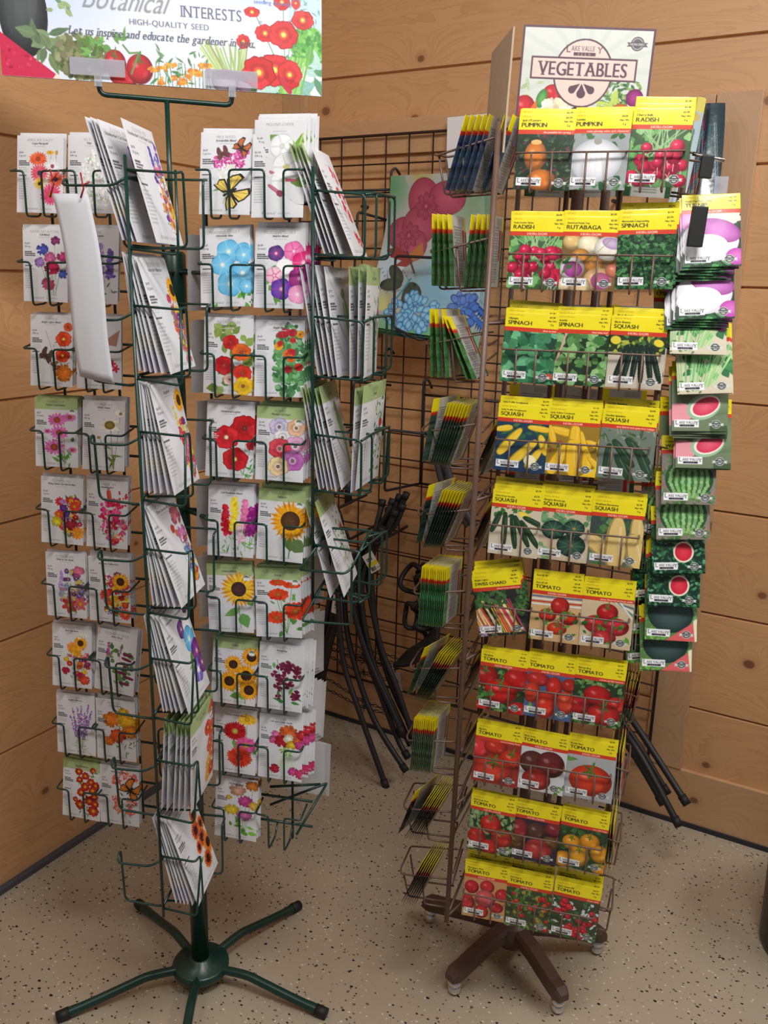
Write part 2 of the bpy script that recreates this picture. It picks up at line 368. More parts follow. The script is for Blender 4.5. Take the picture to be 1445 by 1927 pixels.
# ================================================================== packet designs
GRY = (150, 150, 152); DK = (55, 55, 60)
def flower_front(key, title, sub, art, green=False, w=85, h=130, price='$2.69', amt='2 grams', tail='', cell=0.8):
    s = Art(w, h, cell, (219, 219, 223), seed=hash(key) % 9999 if False else sum(ord(q) * (i + 3) for i, q in enumerate(key)))
    f = w / 85.0
    if green: s.rect(0, 0, w, h * .165, (166, 187, 128))
    s.fs = 1.28; art(s, f, h / 130.0); s.fs = 1.0
    tc = (118, 124, 105) if green else GRY
    q = 6.0 * f if len(title + tail) < 15 else 5.0 * f
    s.text(w * .5, h * .077, title, q, tc, 'c', True, track=.05)
    if tail: s.text(w * .95, h * .077, tail, 3.6 * f, GRY, 'r')
    s.text(w * .5, h * .117, sub, 4.9 * f, (70, 72, 72), 'c', True, shear=.2, bold=.25)
    s.rect(w * .37, h * .14, w * .63, h * .146, (190, 190, 192))
    x = w * .055; s.text(x, h * .232, price, 4.3 * f, DK); s.text(x, h * .272, amt, 4.1 * f, DK)
    r = random.Random(len(key))
    def bars(y0, n, L, c, t, dy):
        for i in range(n):
            xx = x
            while xx < x + L * r.uniform(.75, 1):
                q = r.uniform(1.5, 4) * f; s.rect(xx, y0 + i * dy, xx + q, y0 + i * dy + t, c); xx += q + .7 * f
    bars(h * .325, 1, 13 * f, (60, 60, 62), 1.7 * f, 3); bars(h * .35, 2, 18 * f, (75, 75, 78), 1.5 * f, 3.1 * f)
    bars(h * .41, 3, 16 * f, (196, 196, 199), 1.2 * f, 3.2 * f)
    bars(h * .51, 1, 16 * f, (80, 80, 84), 1.6 * f, 3.2 * f)
    bars(h * .56, 9, 18 * f, (182, 182, 186), 1.3 * f, 4.0 * f)
    s.text(w * .2, h * .955, 'Botanical', 6.0 * f, (140, 140, 142), shear=.45); s.text(w * .52, h * .955, 'INTERESTS.', 3.9 * f, (140, 140, 142), serif=True, track=.06)
    if green:
        s.ell(w * .87, h * .2, 5.6 * f, None, 0, (255, 255, 255)); s.ell(w * .87, h * .2, 5.0 * f, None, 0, (86, 120, 92)); s.rect(w * .81, h * .2, w * .93, h * .232, (240, 240, 235)); s.text(w * .87, h * .198, 'USDA', 2.8 * f, (255, 255, 255), 'c')
    return s.get()
def flower_back(w=85, h=130, green=False):
    s = Art(w, h, 1.6, (214, 214, 218), seed=5)
    if green: s.rect(0, 0, w, h * .16, (150, 172, 118))
    for i in range(24):
        y = h * .2 + i * h * .03; s.rect(w * .16, y, w * (.16 + .7 * s.r.uniform(.7, 1)), y + h * .012, (176, 176, 182))
    s.ell(w * .02, h * .9, w * .1, h * .12, 0, (92, 66, 140), (150, 120, 190)); s.ell(w * .03, h * .72, w * .07, h * .05, 0, (214, 190, 40)); s.ell(w * .98, h * .9, w * .1, h * .12, 0, (92, 66, 140), (150, 120, 190)); s.ell(w * .98, h * .7, w * .07, h * .06, 0, (214, 190, 40))
    return s.get()
YEL = (236, 219, 28)
def veg_front(key, title, sub, band, art, w=87, h=123, season='', price='$2.79', amt='2 g'):
    s = Art(w, h, 0.8, (90, 120, 70), seed=sum(ord(q) * (i + 5) for i, q in enumerate(key)))
    s.clip = (0, h * .26, w, h); art(s); s.clip = (0, 0, w, h)
    s.rect(0, 0, w, h * .215, YEL); s.rect(0, h * .215, w, h * .268, (206, 62, 36))
    s.text(5.5, h * .05, season or '(28 days)', 3.3, (190, 140, 20), bold=.1)
    s.text(5.5, h * .105, sub, 4.6 if len(sub) < 19 else 3.9, (52, 46, 20), bold=.3)
    s.text(5.2, h * .178, title, 9.6 if len(title) < 9 else 8.6, (44, 42, 16), bold=.55, wx=1.02)
    for i, t in enumerate((price, 'Net Wt', amt)): s.text(w - 11, h * (.065 + .05 * i), t, 4.0, (52, 48, 20), 'c', bold=.35)
    if band == 'HEIRLOOM': s.text(w * .5, h * .258, band, 5.6, (250, 232, 214), 'c', track=.1, bold=.3)
    elif band: s.text(w - 3, h * .255, band, 4.2, (252, 226, 205), 'r', shear=.2, bold=.3)
    lx, ly = 4, h * .835
    s.rect(lx, ly, lx + 38, ly + 12.6, (236, 236, 238)); s.text(lx + 2, ly + 8.4, 'L', 10.5, (40, 40, 46), serif=True); s.text(lx + 7.3, ly + 6.7, 'AKE VALLE', 6.2, (40, 40, 46), serif=True, wx=.82); s.text(lx + 32.2, ly + 8.6, 'Y', 8.6, (40, 40, 46), serif=True)
    s.rect(lx + 8.5, ly + 8.3, lx + 31, ly + 11.3, (40, 40, 46)); s.text(lx + 20, ly + 10.9, 'S E E D', 2.9, (236, 236, 238), 'c', track=.18)
    ex, ey = w - 17.5, h * .893
    s.poly([(ex - 12.5, ey - 1.6), (ex + 12.5, ey - 1.6), (ex + 10.6, ey + .5), (ex + 12.5, ey + 3), (ex - 12.5, ey + 3), (ex - 10.6, ey + .5)], (205, 208, 206)); s.ell(ex, ey, 7.2, None, 0, (210, 212, 210)); s.ell(ex, ey, 6.4, None, 0, (66, 72, 72)); s.ell(ex, ey, 4.4, None, 0, (200, 203, 200))
    s.rect(ex - 7, ey - 2, ex + 7, ey + 2.2, (66, 72, 72)); s.text(ex, ey + 1.5, 'NON-GMO', 3.0, (230, 230, 226), 'c', bold=.15)
    return s.get()
def veg_back(pic=(46, 82, 52), w=87, h=123):
    s = Art(w, h, 1.6, (186, 186, 180), seed=9)
    for x0, x1 in ((0, 9), (w - 19, w)):
        s.rect(x0, 0, x1, h * .215, YEL); s.rect(x0, h * .215, x1, h * .268, (200, 50, 32)); s.rect(x0, h * .268, x1, h, pic)
        for i in range(14): y = s.r.uniform(h * .3, h); s.rect(x0, y, x1, y + s.r.uniform(1.5, 5), s.jit(pic, 30))
    s.rect(12, 5, 40, 16, (160, 160, 156)); s.rect(14, h * .2, 21, h * .62, (176, 44, 40))
    for i in range(22): y = h * .16 + i * h * .036; s.rect(24, y, 24 + 40 * s.r.uniform(.7, 1), y + 1.6, (128, 128, 124))
    return s.get()

# ---- flower artworks: functions of (canvas, x-scale, y-scale) on a base 85 x 130 sheet
def sc(fn):
    def g(s, fx, fy): fn(lambda x: (x * 1.04 - 1) * fx, lambda y: (y * .98 + 2) * fy, fx, s)
    return g
OG = (232, 88, 28); RD = (205, 28, 34); PK = (226, 96, 160); MG = (196, 30, 110); PU = (104, 52, 150); YE = (246, 200, 30); WH = (246, 244, 240); LB = (92, 176, 224); GN = (96, 145, 70)
@sc
def a_africandaisy(X, Y, f, s):
    s.stem([(X(60), Y(48)), (X(62), Y(28))]); s.stem([(X(70), Y(50)), (X(70), Y(26))])
    s.daisy(X(39), Y(38), 13, (230, 96, 52), 20, (190, 70, 40), w=.1, sq=.75); s.daisy(X(60), Y(27), 6, (235, 180, 50), 9, (220, 160, 40), sq=.5); s.ell(X(71), Y(27), 2.5, 4, 0, (190, 150, 80))
    s.daisy(X(64), Y(50), 10, (240, 240, 240), 16, (190, 80, 110), w=.1); s.daisy(X(42), Y(62), 13, (228, 92, 110), 20, (70, 50, 90), w=.1); s.daisy(X(70), Y(72), 12, (232, 100, 70), 20, (90, 50, 80), w=.1)
    s.daisy(X(42), Y(80), 9, (240, 190, 60), 16, (70, 50, 60), w=.1); s.daisy(X(62), Y(98), 15, (226, 80, 120), 22, (240, 120, 60), w=.1)
@sc
def a_alyssum(X, Y, f, s):
    s.cluster(X(55), Y(70), 27, 42, 70, 3, [(170, 190, 150), (200, 205, 180), (190, 190, 180)]); s.cluster(X(55), Y(70), 28, 44, 240, 2.4, [(252, 252, 250), (240, 240, 238), (222, 222, 218)])
    s.cluster(X(55), Y(70), 24, 38, 50, .9, [(110, 100, 60), (150, 150, 60)])
@sc
def a_bachelor(X, Y, f, s):
    for a, b, c in ((38, 35, 50), (60, 22, 62), (50, 55, 58), (32, 52, 52), (55, 70, 58), (72, 60, 60), (45, 88, 55), (70, 78, 60)): s.stem([(X(a), Y(b)), (X(c), Y(118))], (120, 150, 90), .6)
    s.mum(X(38), Y(38), 9, (70, 84, 180)); s.mum(X(62), Y(22), 7, (140, 50, 110)); s.mum(X(52), Y(52), 9, (220, 110, 160)); s.mum(X(33), Y(60), 8, (170, 130, 200)); s.mum(X(55), Y(70), 11, (206, 40, 90)); s.mum(X(74), Y(50), 8, (200, 60, 120)); s.mum(X(75), Y(80), 7, (70, 84, 180)); s.mum(X(48), Y(98), 10, (205, 80, 120))
@sc
def a_lupine(X, Y, f, s):
    for x, y, c in ((30, 38, (120, 96, 180)), (50, 26, (150, 130, 190)), (68, 36, (110, 84, 170)), (42, 52, (90, 60, 140))): s.spike(X(x), Y(112), X(x), Y(y), 8, c, 70)
    s.foliage(X(24), Y(100), X(74), Y(118), 14, [(60, 90, 50), (90, 120, 80)], 10, 3)
@sc
def a_cosmos(X, Y, f, s):
    for a, b in ((32, 28), (72, 20), (60, 48), (62, 80), (60, 112)): s.stem([(X(a), Y(b)), (X(64), Y(120))], (110, 130, 80), .6)
    s.foliage(X(36), Y(48), X(72), Y(90), 18, [(120, 150, 100), (90, 120, 70)], 9, 1.4)
    s.poppy(X(66), Y(42), 12, (232, 70, 30), (230, 190, 40)); s.poppy(X(74), Y(20), 7, (230, 90, 40)); s.poppy(X(64), Y(72), 11, (226, 60, 26), (230, 190, 40)); s.mum(X(66), Y(104), 14, (240, 130, 30)); s.butterfly(X(32), Y(75), 11, -1.1, (90, 66, 50), (60, 44, 34)); s.butterfly(X(48), Y(92), 7, -.4, (190, 110, 50))
@sc
def a_hummer(X, Y, f, s):
    s.stem([(X(40), Y(110)), (X(50), Y(60)), (X(40), Y(40))], (150, 110, 70), .8); s.stem([(X(50), Y(118)), (X(60), Y(70))], (120, 130, 80)); s.foliage(X(30), Y(70), X(64), Y(112), 16, [(130, 140, 90), (110, 120, 70)], 10, 1.2)
    s.fruit(X(56), Y(42), 20, 8, .6, (150, 120, 100)); s.poly([(X(56), Y(40)), (X(80), Y(22)), (X(74), Y(52)), (X(60), Y(50))], (170, 130, 110)); s.line([(X(46), Y(36)), (X(34), Y(30))], .9, (60, 50, 50))
    for x, y in ((34, 34), (66, 84), (72, 92), (56, 96), (60, 108), (46, 70)): s.daisy(X(x), Y(y), 6, (206, 44, 80), 5, (200, 40, 70), w=.28)
@sc
def a_coneflower(X, Y, f, s):
    for x, y in ((36, 42), (56, 34), (52, 66), (40, 95), (72, 90)): s.stem([(X(x), Y(y)), (X(58), Y(122))], (100, 140, 70), .9)
    s.foliage(X(46), Y(80), X(74), Y(120), 10, [(90, 150, 60), (60, 120, 40)], 16, 6)
    for x, y, q in ((68, 34, 10), (44, 40, 15), (48, 64, 15), (38, 92, 17), (72, 96, 7), (26, 62, 6)):
        s.daisy(X(x), Y(y), q, (214, 110, 180), 14, (180, 80, 40), cr=.34, w=.13, sq=.7)
@sc
def a_whiteswan(X, Y, f, s):
    s.stem([(X(56), Y(40)), (X(60), Y(118))], (120, 120, 70), 1); s.stem([(X(36), Y(70)), (X(56), Y(110))], (120, 120, 70), .8); s.stem([(X(74), Y(24)), (X(64), Y(110))], (120, 120, 70), .8)
    s.daisy(X(54), Y(44), 19, (236, 234, 224), 13, (150, 130, 50), cr=.42, w=.12, sq=.55); s.daisy(X(74), Y(22), 9, (236, 234, 224), 12, (150, 130, 50), sq=.6); s.ell(X(34), Y(68), 4, 2.6, 0, (150, 140, 70))
    s.foliage(X(50), Y(80), X(72), Y(118), 6, [(110, 130, 60), (80, 110, 50)], 22, 6)
def mix(cols, cy=74, ry=42, n=46, size=7, cx=54, rx=26, extra=None):
    @sc
    def g(X, Y, f, s):
        s.bouquet(X(cx), Y(cy), rx * f, ry * f, n, cols, size * f)
        if extra: extra(X, Y, f, s)
    return g
def ex_butter(X, Y, f, s): s.mum(X(32), Y(86), 9, (240, 220, 40)); s.daisy(X(66), Y(54), 10, (220, 70, 40), 12); s.mum(X(60), Y(90), 10, (170, 30, 60)); s.daisy(X(72), Y(106), 11, (240, 150, 40), 12)
def ex_hum(X, Y, f, s):
    s.cluster(X(50), Y(62), 20 * f, 26 * f, 60, 4, [(214, 30, 100), (196, 20, 60), (230, 70, 150)]); s.fruit(X(46), Y(28), 24, 9, 1.4, (200, 70, 40)); s.cluster(X(70), Y(34), 11, 14, 30, 2.5, [(205, 30, 50)]); s.cluster(X(66), Y(108), 10, 8, 20, 2.2, [(225, 60, 50), (240, 140, 40)])
def ex_shade(X, Y, f, s): s.mum(X(68), Y(34), 10, (232, 120, 160)); s.daisy(X(48), Y(104), 14, (190, 70, 60), 6, w=.25); s.daisy(X(70), Y(100), 12, (200, 90, 90), 6, w=.25); s.spike(X(30), Y(90), X(34), Y(36), 5, (170, 130, 200), 40)
def ex_poll(X, Y, f, s): s.sunflower(X(64), Y(46), 15); s.cluster(X(36), Y(40), 9, 8, 40, 1.8, [(250, 250, 240), (220, 220, 190)]); s.daisy(X(34), Y(74), 9, (220, 60, 40)); s.cluster(X(48), Y(104), 15, 9, 40, 2.6, [(246, 190, 30), (120, 60, 20)]); s.daisy(X(72), Y(112), 10, (224, 70, 50))
def ex_bees(X, Y, f, s): s.sunflower(X(60), Y(36), 12); s.cluster(X(62), Y(20), 11, 6, 40, 1.8, [(240, 240, 226), (215, 215, 190)]); s.daisy(X(42), Y(46), 9, (240, 150, 50)); s.daisy(X(52), Y(54), 9, (244, 170, 30)); s.mum(X(68), Y(112), 9, (236, 80, 50)); s.mum(X(30), Y(96), 7, (200, 30, 60))
@sc
def a_hyacinth(X, Y, f, s):
    s.spike(X(26), Y(100), X(26), Y(26), 5, (170, 70, 150), 60); s.spike(X(50), Y(60), X(50), Y(30), 4, (180, 90, 160), 16)
    s.foliage(X(34), Y(34), X(74), Y(110), 30, [(110, 150, 80), (90, 130, 60), (70, 120, 60)], 13, 9)
    for x, y, a in ((66, 44, .1), (64, 54, .2), (60, 64, 0), (68, 72, .3), (56, 84, .1), (70, 92, .2), (62, 106, .1)): s.fruit(X(x), Y(y), 20, 6, a, (120, 34, 70))
@sc
def a_lavender(X, Y, f, s):
    for x, y, t in ((36, 30, 8), (30, 44, 5), (46, 26, 9), (54, 22, 9), (62, 34, 7), (70, 18, 10), (76, 30, 9), (50, 40, 8), (40, 56, 5), (66, 52, 6)): s.spike(X(54), Y(118), X(x), Y(y), 3.6, (140, 90, 175), 46, (150, 170, 120))
    s.foliage(X(44), Y(90), X(66), Y(120), 16, [(160, 180, 120), (130, 150, 100)], 16, 1.4)
@sc
def a_marigold(X, Y, f, s):
    s.foliage(X(40), Y(40), X(80), Y(116), 46, [(70, 110, 50), (90, 140, 60), (50, 90, 40)], 10, 2)
    for x, y, q, c in ((56, 28, 13, (236, 190, 40)), (34, 42, 15, (240, 130, 30)), (66, 42, 16, (246, 186, 30)), (72, 64, 13, (240, 140, 30)), (46, 76, 14, (232, 90, 30)), (28, 88, 10, (236, 110, 30))): s.mum(X(x), Y(y), q, c, .8)
@sc
def a_redmarigold(X, Y, f, s):
    s.foliage(X(34), Y(20), X(76), Y(120), 60, [(100, 150, 60), (70, 120, 50), (130, 170, 90)], 10, 3)
    for x, y, q in ((36, 24, 7), (66, 18, 6), (50, 32, 7), (38, 42, 6), (62, 44, 7), (72, 50, 7), (50, 56, 8), (66, 62, 8), (42, 70, 8), (70, 76, 7), (60, 86, 9), (40, 98, 9), (72, 92, 7), (68, 108, 10), (30, 88, 5)): s.daisy(X(x), Y(y), q, (170, 34, 20), 8, (246, 190, 40), cr=.3, w=.34, inner=(220, 90, 30))
@sc
def a_butterflyweed(X, Y, f, s):
    s.foliage(X(34), Y(60), X(76), Y(116), 26, [(120, 140, 90), (90, 120, 70)], 12, 3)
    for x, y in ((52, 16), (36, 30), (70, 22), (40, 92), (64, 96), (36, 74), (68, 74)): s.cluster(X(x), Y(y), 9, 9, 34, 2.4, [(226, 100, 80), (234, 130, 90), (210, 80, 90)])
    s.butterfly(X(64), Y(50), 18, -.9)
@sc
def a_milkweed(X, Y, f, s):
    s.stem([(X(40), Y(112)), (X(56), Y(60)), (X(56), Y(40))], (120, 160, 90), 1); s.stem([(X(24), Y(92)), (X(40), Y(80))]); s.foliage(X(30), Y(70), X(70), Y(90), 5, [(110, 150, 80)], 22, 3)
    for x, y, q in ((34, 46, 12), (50, 42, 11), (62, 46, 10), (68, 32, 9)): s.cluster(X(x), Y(y), q, q * .8, 60, 2.1, [(204, 70, 150), (220, 110, 175), (180, 50, 130)])
    s.cluster(X(48), Y(66), 18, 14, 110, 2, [(246, 246, 240), (228, 230, 214), (210, 214, 196)]); s.butterfly(X(66), Y(24), 11, -.9, (210, 110, 50)); s.butterfly(X(38), Y(34), 9, -1.9, (110, 60, 60), (90, 50, 52))
    s.butterfly(X(50), Y(94), 21, -.5, (236, 206, 96))
@sc
def a_moonflower(X, Y, f, s):
    s.poly([(X(26), Y(22)), (X(42), Y(22)), (X(34), Y(34)), (X(29), Y(42))], (104, 150, 60)); s.poly([(X(76), Y(20)), (X(62), Y(40)), (X(44), Y(52)), (X(34), Y(66)), (X(62), Y(58)), (X(80), Y(34))], (110, 156, 62)); s.poly([(X(60), Y(96)), (X(80), Y(82)), (X(84), Y(104)), (X(70), Y(102))], (100, 140, 56))
    s.trumpet(X(46), Y(40), 18, (232, 234, 236), (214, 216, 190), (206, 208, 212)); s.trumpet(X(54), Y(72), 21, (236, 238, 240), (206, 190, 90), (208, 210, 214)); s.stem([(X(78), Y(20)), (X(70), Y(48)), (X(82), Y(76))], (190, 205, 120), 2.2); s.stem([(X(70), Y(50)), (X(80), Y(84))], (140, 60, 80), 1.2)
    for a in range(5): s.line([(X(50), Y(72)), (X(50) + 20 * math.cos(a * 1.26), Y(72) + 16 * math.sin(a * 1.26))], .5, (222, 222, 214))
    s.ell(X(50), Y(72), 2, None, 0, (206, 190, 90)); s.fruit(X(38), Y(86), 26, 6, .6, (190, 110, 130)); s.fruit(X(58), Y(92), 26, 5, .05, (180, 84, 104)); s.ell(X(46), Y(92), 6, 5, .3, (150, 70, 90))
@sc
def a_heavenly(X, Y, f, s):
    s.foliage(X(24), Y(70), X(84), Y(124), 10, [(100, 170, 70), (70, 140, 60)], 18, 9)
    for x, y, q in ((70, 40, 15), (48, 38, 18), (38, 60, 17), (72, 44, 13), (70, 74, 17), (50, 92, 19), (76, 96, 11)): s.trumpet(X(x), Y(y), q, (96, 184, 228), (255, 250, 225), (150, 208, 236))
@sc
def a_sunrise(X, Y, f, s):
    s.foliage(X(24), Y(50), X(80), Y(116), 12, [(100, 150, 60), (80, 130, 50)], 16, 10)
    for x, y, q, c, st in ((36, 40, 12, (74, 40, 120), (190, 30, 110)), (64, 36, 15, (232, 110, 170), (210, 70, 140)), (80, 54, 17, (224, 24, 110), (240, 120, 170)), (50, 62, 13, (244, 242, 244), (250, 250, 250)), (74, 80, 16, (150, 30, 120), (200, 60, 150)), (34, 76, 13, (240, 190, 210), (214, 60, 120)), (46, 98, 16, (96, 52, 170), (190, 60, 170)), (72, 106, 14, (236, 150, 195), (240, 190, 220))): s.trumpet(X(x), Y(y), q, c, (255, 240, 245), st)
@sc
def a_jewel(X, Y, f, s):
    s.foliage(X(26), Y(14), X(80), Y(120), 36, [(110, 140, 60), (90, 125, 50), (140, 165, 80)], 18, 16)
    for x, y, q, c in ((46, 40, 11, (205, 36, 34)), (64, 56, 13, (236, 104, 36)), (36, 80, 14, (196, 26, 34)), (66, 92, 13, (220, 50, 28)), (68, 114, 14, (250, 204, 40)), (46, 104, 9, (238, 200, 190))): s.poppy(X(x), Y(y), q, c, (120, 40, 30))
@sc
def a_trailing(X, Y, f, s):
    s.cluster(X(58), Y(68), 24, 54, 240, 5.5, [(70, 130, 76), (96, 156, 92), (56, 112, 64), (120, 175, 120)])
    for _ in range(14): s.poppy(X(58) + s.r.uniform(-20, 18), Y(66) + s.r.uniform(-46, 46), s.r.uniform(4, 6.5), s.r.choice([(214, 40, 36), (236, 110, 30), (246, 170, 40), (190, 30, 50)]), (120, 40, 30))
@sc
def a_redpoppy(X, Y, f, s):
    for a, b in ((40, 56), (70, 40), (78, 70), (52, 100)): s.stem([(X(a), Y(b)), (X(66), Y(124))], (90, 140, 70), .7)
    s.foliage(X(60), Y(100), X(84), Y(126), 16, [(80, 150, 70), (60, 120, 50)], 13, 2.6)
    s.poppy(X(66), Y(40), 20, (205, 28, 34), (70, 20, 24)); s.poppy(X(36), Y(58), 18, (212, 34, 40), (200, 190, 150)); s.poppy(X(78), Y(70), 7, (200, 30, 36)); s.poppy(X(52), Y(96), 18, (206, 24, 32), (190, 170, 80))
@sc
def a_pearl(X, Y, f, s):
    s.foliage(X(28), Y(44), X(78), Y(112), 22, [(100, 140, 80), (60, 110, 50)], 13, 2.4)
    for x, y, q, c in ((40, 34, 14, (206, 196, 224)), (68, 34, 13, (240, 190, 160)), (46, 52, 12, (240, 240, 236)), (68, 66, 15, (228, 170, 205)), (42, 72, 16, (220, 66, 84)), (64, 92, 16, (196, 110, 190)), (40, 104, 15, (240, 206, 160))): s.poppy(X(x), Y(y), q, c, (80, 70, 60), eye=(246, 240, 236))
@sc
def a_snapdragon(X, Y, f, s):
    for x0, x1, y, c in ((36, 32, 34, (196, 24, 44)), (50, 48, 20, (240, 214, 50)), (68, 66, 24, (232, 120, 170)), (76, 78, 36, (160, 40, 140)), (56, 60, 70, (236, 200, 210))): s.spike(X(x0), Y(118), X(x1), Y(y), 9, c, 90, (70, 130, 50))
    s.foliage(X(28), Y(90), X(80), Y(120), 22, [(80, 140, 60), (110, 170, 80)], 13, 2.6)
@sc
def a_sunspot(X, Y, f, s):
    s.stem([(X(62), Y(60)), (X(58), Y(122))], (90, 140, 60), 2); s.leaf(X(56), Y(80), 30, 24, 1.4, (84, 110, 56)); s.leaf(X(60), Y(92), 32, 26, .5, (84, 110, 56)); s.leaf(X(40), Y(72), 22, 18, .3, (90, 130, 60)); s.sunflower(X(58), Y(54), 29, (246, 176, 20), (96, 62, 36), .46)
@sc
def a_lemonqueen(X, Y, f, s):
    s.stem([(X(56), Y(50)), (X(60), Y(120))], (120, 120, 110), 1.2); s.leaf(X(60), Y(84), 34, 14, 2.7, (110, 160, 80)); s.leaf(X(62), Y(92), 30, 22, 1.2, (96, 150, 70)); s.leaf(X(70), Y(70), 20, 10, .2, (96, 150, 70)); s.sunflower(X(58), Y(46), 27, (246, 206, 50), (80, 48, 50), .4)
@sc
def a_torch(X, Y, f, s):
    for a, b in ((44, 40), (40, 58), (66, 36), (68, 76), (40, 92)): s.stem([(X(a), Y(b)), (X(56), Y(122))], (90, 150, 60), 1)
    s.foliage(X(34), Y(44), X(78), Y(120), 14, [(100, 160, 70), (80, 140, 60)], 15, 6)
    for x, y, q, sq in ((42, 26, 12, .3), (66, 30, 12, .3), (42, 48, 15, .6), (72, 78, 17, .8), (38, 92, 14, .7)): s.daisy(X(x), Y(y), q, (228, 66, 28), 11, (206, 120, 40), w=.24, sq=sq)
@sc
def a_zohar(X, Y, f, s):
    s.foliage(X(40), Y(60), X(70), Y(120), 8, [(90, 140, 50), (110, 170, 70)], 20, 12); s.stem([(X(60), Y(60)), (X(64), Y(126))], (110, 160, 70), 2)
    for x, y, q in ((72, 32, 16), (40, 50, 15), (64, 70, 18), (34, 84, 17), (70, 98, 17)): s.sunflower(X(x), Y(y), q, (248, 176, 26), (64, 36, 22), .44)
@sc
def a_sweetpea(X, Y, f, s):
    s.stem([(X(34), Y(30)), (X(50), Y(122))], (100, 150, 70), 1); s.foliage(X(30), Y(96), X(74), Y(120), 6, [(90, 150, 60), (60, 130, 50)], 20, 6); s.leaf(X(28), Y(36), 12, 6, 1.4, (90, 160, 70))
    for _ in range(26):
        x = X(36) + s.r.uniform(-6, 40); y = Y(34) + s.r.uniform(-2, 70); s.poppy(x, y, s.r.uniform(4.5, 7), (122, 26, 66), (90, 20, 50), 3)
@sc
def a_cactus(X, Y, f, s):
    s.foliage(X(34), Y(40), X(80), Y(110), 8, [(90, 160, 60), (70, 140, 50)], 18, 10); s.stem([(X(64), Y(30)), (X(64), Y(110))], (110, 160, 80), 1.2)
    s.daisy(X(64), Y(18), 15, (242, 190, 40), 24, w=.1, sq=.6); s.daisy(X(42), Y(44), 19, (186, 24, 32), 28, (220, 200, 90), w=.1, sq=.8); s.daisy(X(64), Y(70), 17, (226, 90, 160), 26, (230, 200, 60), w=.1, sq=.8); s.daisy(X(52), Y(96), 20, (216, 58, 34), 28, (190, 40, 30), w=.1, sq=.8)
@sc
def a_cutcome(X, Y, f, s):
    s.poly([(X(42), Y(56)), (X(62), Y(56)), (X(60), Y(74)), (X(72), Y(92)), (X(66), Y(108)), (X(42), Y(108)), (X(34), Y(92)), (X(44), Y(74))], (214, 224, 206)); s.foliage(X(46), Y(56), X(58), Y(76), 18, [(140, 180, 70), (110, 150, 60)], 12, 3)
    for x, y, q, c in ((34, 40, 9, (232, 120, 175)), (30, 50, 8, (226, 100, 160)), (56, 32, 14, (232, 104, 44)), (44, 50, 11, (186, 26, 40)), (58, 44, 9, (246, 240, 220)), (62, 56, 8, (240, 196, 40)), (76, 46, 10, (236, 110, 60)), (78, 54, 9, (214, 70, 140)), (32, 108, 8, (196, 30, 60)), (66, 110, 8, (214, 70, 150)), (80, 114, 9, (220, 60, 110)), (80, 34, 9, (200, 40, 50))): s.mum(X(x), Y(y), q, c)
@sc
def a_persian(X, Y, f, s):
    for a, b in ((44, 26), (74, 16), (60, 46), (34, 70), (60, 74)): s.stem([(X(a), Y(b)), (X(60), Y(118))], (110, 150, 80), .8)
    s.foliage(X(30), Y(96), X(80), Y(120), 10, [(120, 190, 60), (80, 150, 50)], 18, 8)
    for x, y, q, c in ((44, 24, 13, (214, 160, 130)), (72, 12, 11, (214, 124, 40)), (60, 46, 12, (206, 70, 150)), (28, 42, 5, (214, 190, 60)), (76, 54, 9, (238, 190, 70)), (34, 68, 12, (238, 210, 50)), (58, 76, 12, (206, 110, 170))): s.mum(X(x), Y(y), q, c, .7)
# large packets
@sc
def a_grandma(X, Y, f, s):
    for x, y, c in ((56, 20, (90, 80, 180)), (78, 14, (120, 90, 190)), (66, 30, (100, 90, 180))): s.spike(X(62), Y(90), X(x), Y(y), 6 * f, c, 50)
    s.bouquet(X(66), Y(78), 17 * f, 42 * f, 80, [PK, YE, OG, (240, 210, 220), PU, (230, 150, 60), WH], 6.5)
@sc
def a_mixsun(X, Y, f, s):
    s.bouquet(X(68), Y(88), 15 * f, 36 * f, 80, [PK, YE, OG, (190, 60, 130), PU, (230, 60, 40), (120, 150, 100)], 6); s.sunflower(X(76), Y(36), 13 * f); s.mum(X(58), Y(46), 7, (226, 60, 110)); s.cluster(X(60), Y(68), 8, 9, 40, 2, [(190, 60, 150), (90, 130, 60)])
@sc
def a_songbird(X, Y, f, s):
    s.bouquet(X(68), Y(86), 15 * f, 34 * f, 70, [PK, YE, RD, (206, 60, 110), (240, 220, 90), PU], 6.5); s.sunflower(X(70), Y(26), 12 * f); s.spike(X(64), Y(100), X(50), Y(30), 6, (236, 206, 60), 40); s.cluster(X(54), Y(66), 9, 12, 50, 2.2, [(206, 30, 80)])
@sc
def a_threeseason(X, Y, f, s):
    s.mum(X(66), Y(26), 12 * f, (206, 110, 120)); s.mum(X(46), Y(40), 7, (216, 70, 50)); s.mum(X(54), Y(48), 6, (226, 100, 60)); s.mum(X(68), Y(54), 11 * f, (226, 130, 190)); s.bouquet(X(68), Y(84), 14 * f, 28 * f, 60, [PU, YE, (110, 90, 190), WH, (214, 60, 60), LB], 6); s.cluster(X(66), Y(108), 11, 10, 50, 3, [(240, 150, 30), (210, 90, 20)])
@sc
def a_glories(X, Y, f, s):
    s.foliage(X(46), Y(30), X(76), Y(100), 16, [(110, 150, 70), (80, 130, 60)], 20, 12)
    for x, y, q, c, st in ((74, 14, 7, (90, 30, 90), (60, 20, 60)), (48, 34, 11, (84, 40, 120), (190, 60, 150)), (66, 36, 11, (244, 244, 244), (250, 250, 250)), (62, 54, 15, (86, 170, 222), (170, 216, 240)), (72, 76, 15, (100, 30, 130), (190, 60, 150)), (60, 98, 14, (110, 90, 200), (240, 240, 250)), (78, 96, 12, (90, 30, 110), (200, 60, 160))): s.trumpet(X(x), Y(y), q * f, c, (255, 250, 225), st)
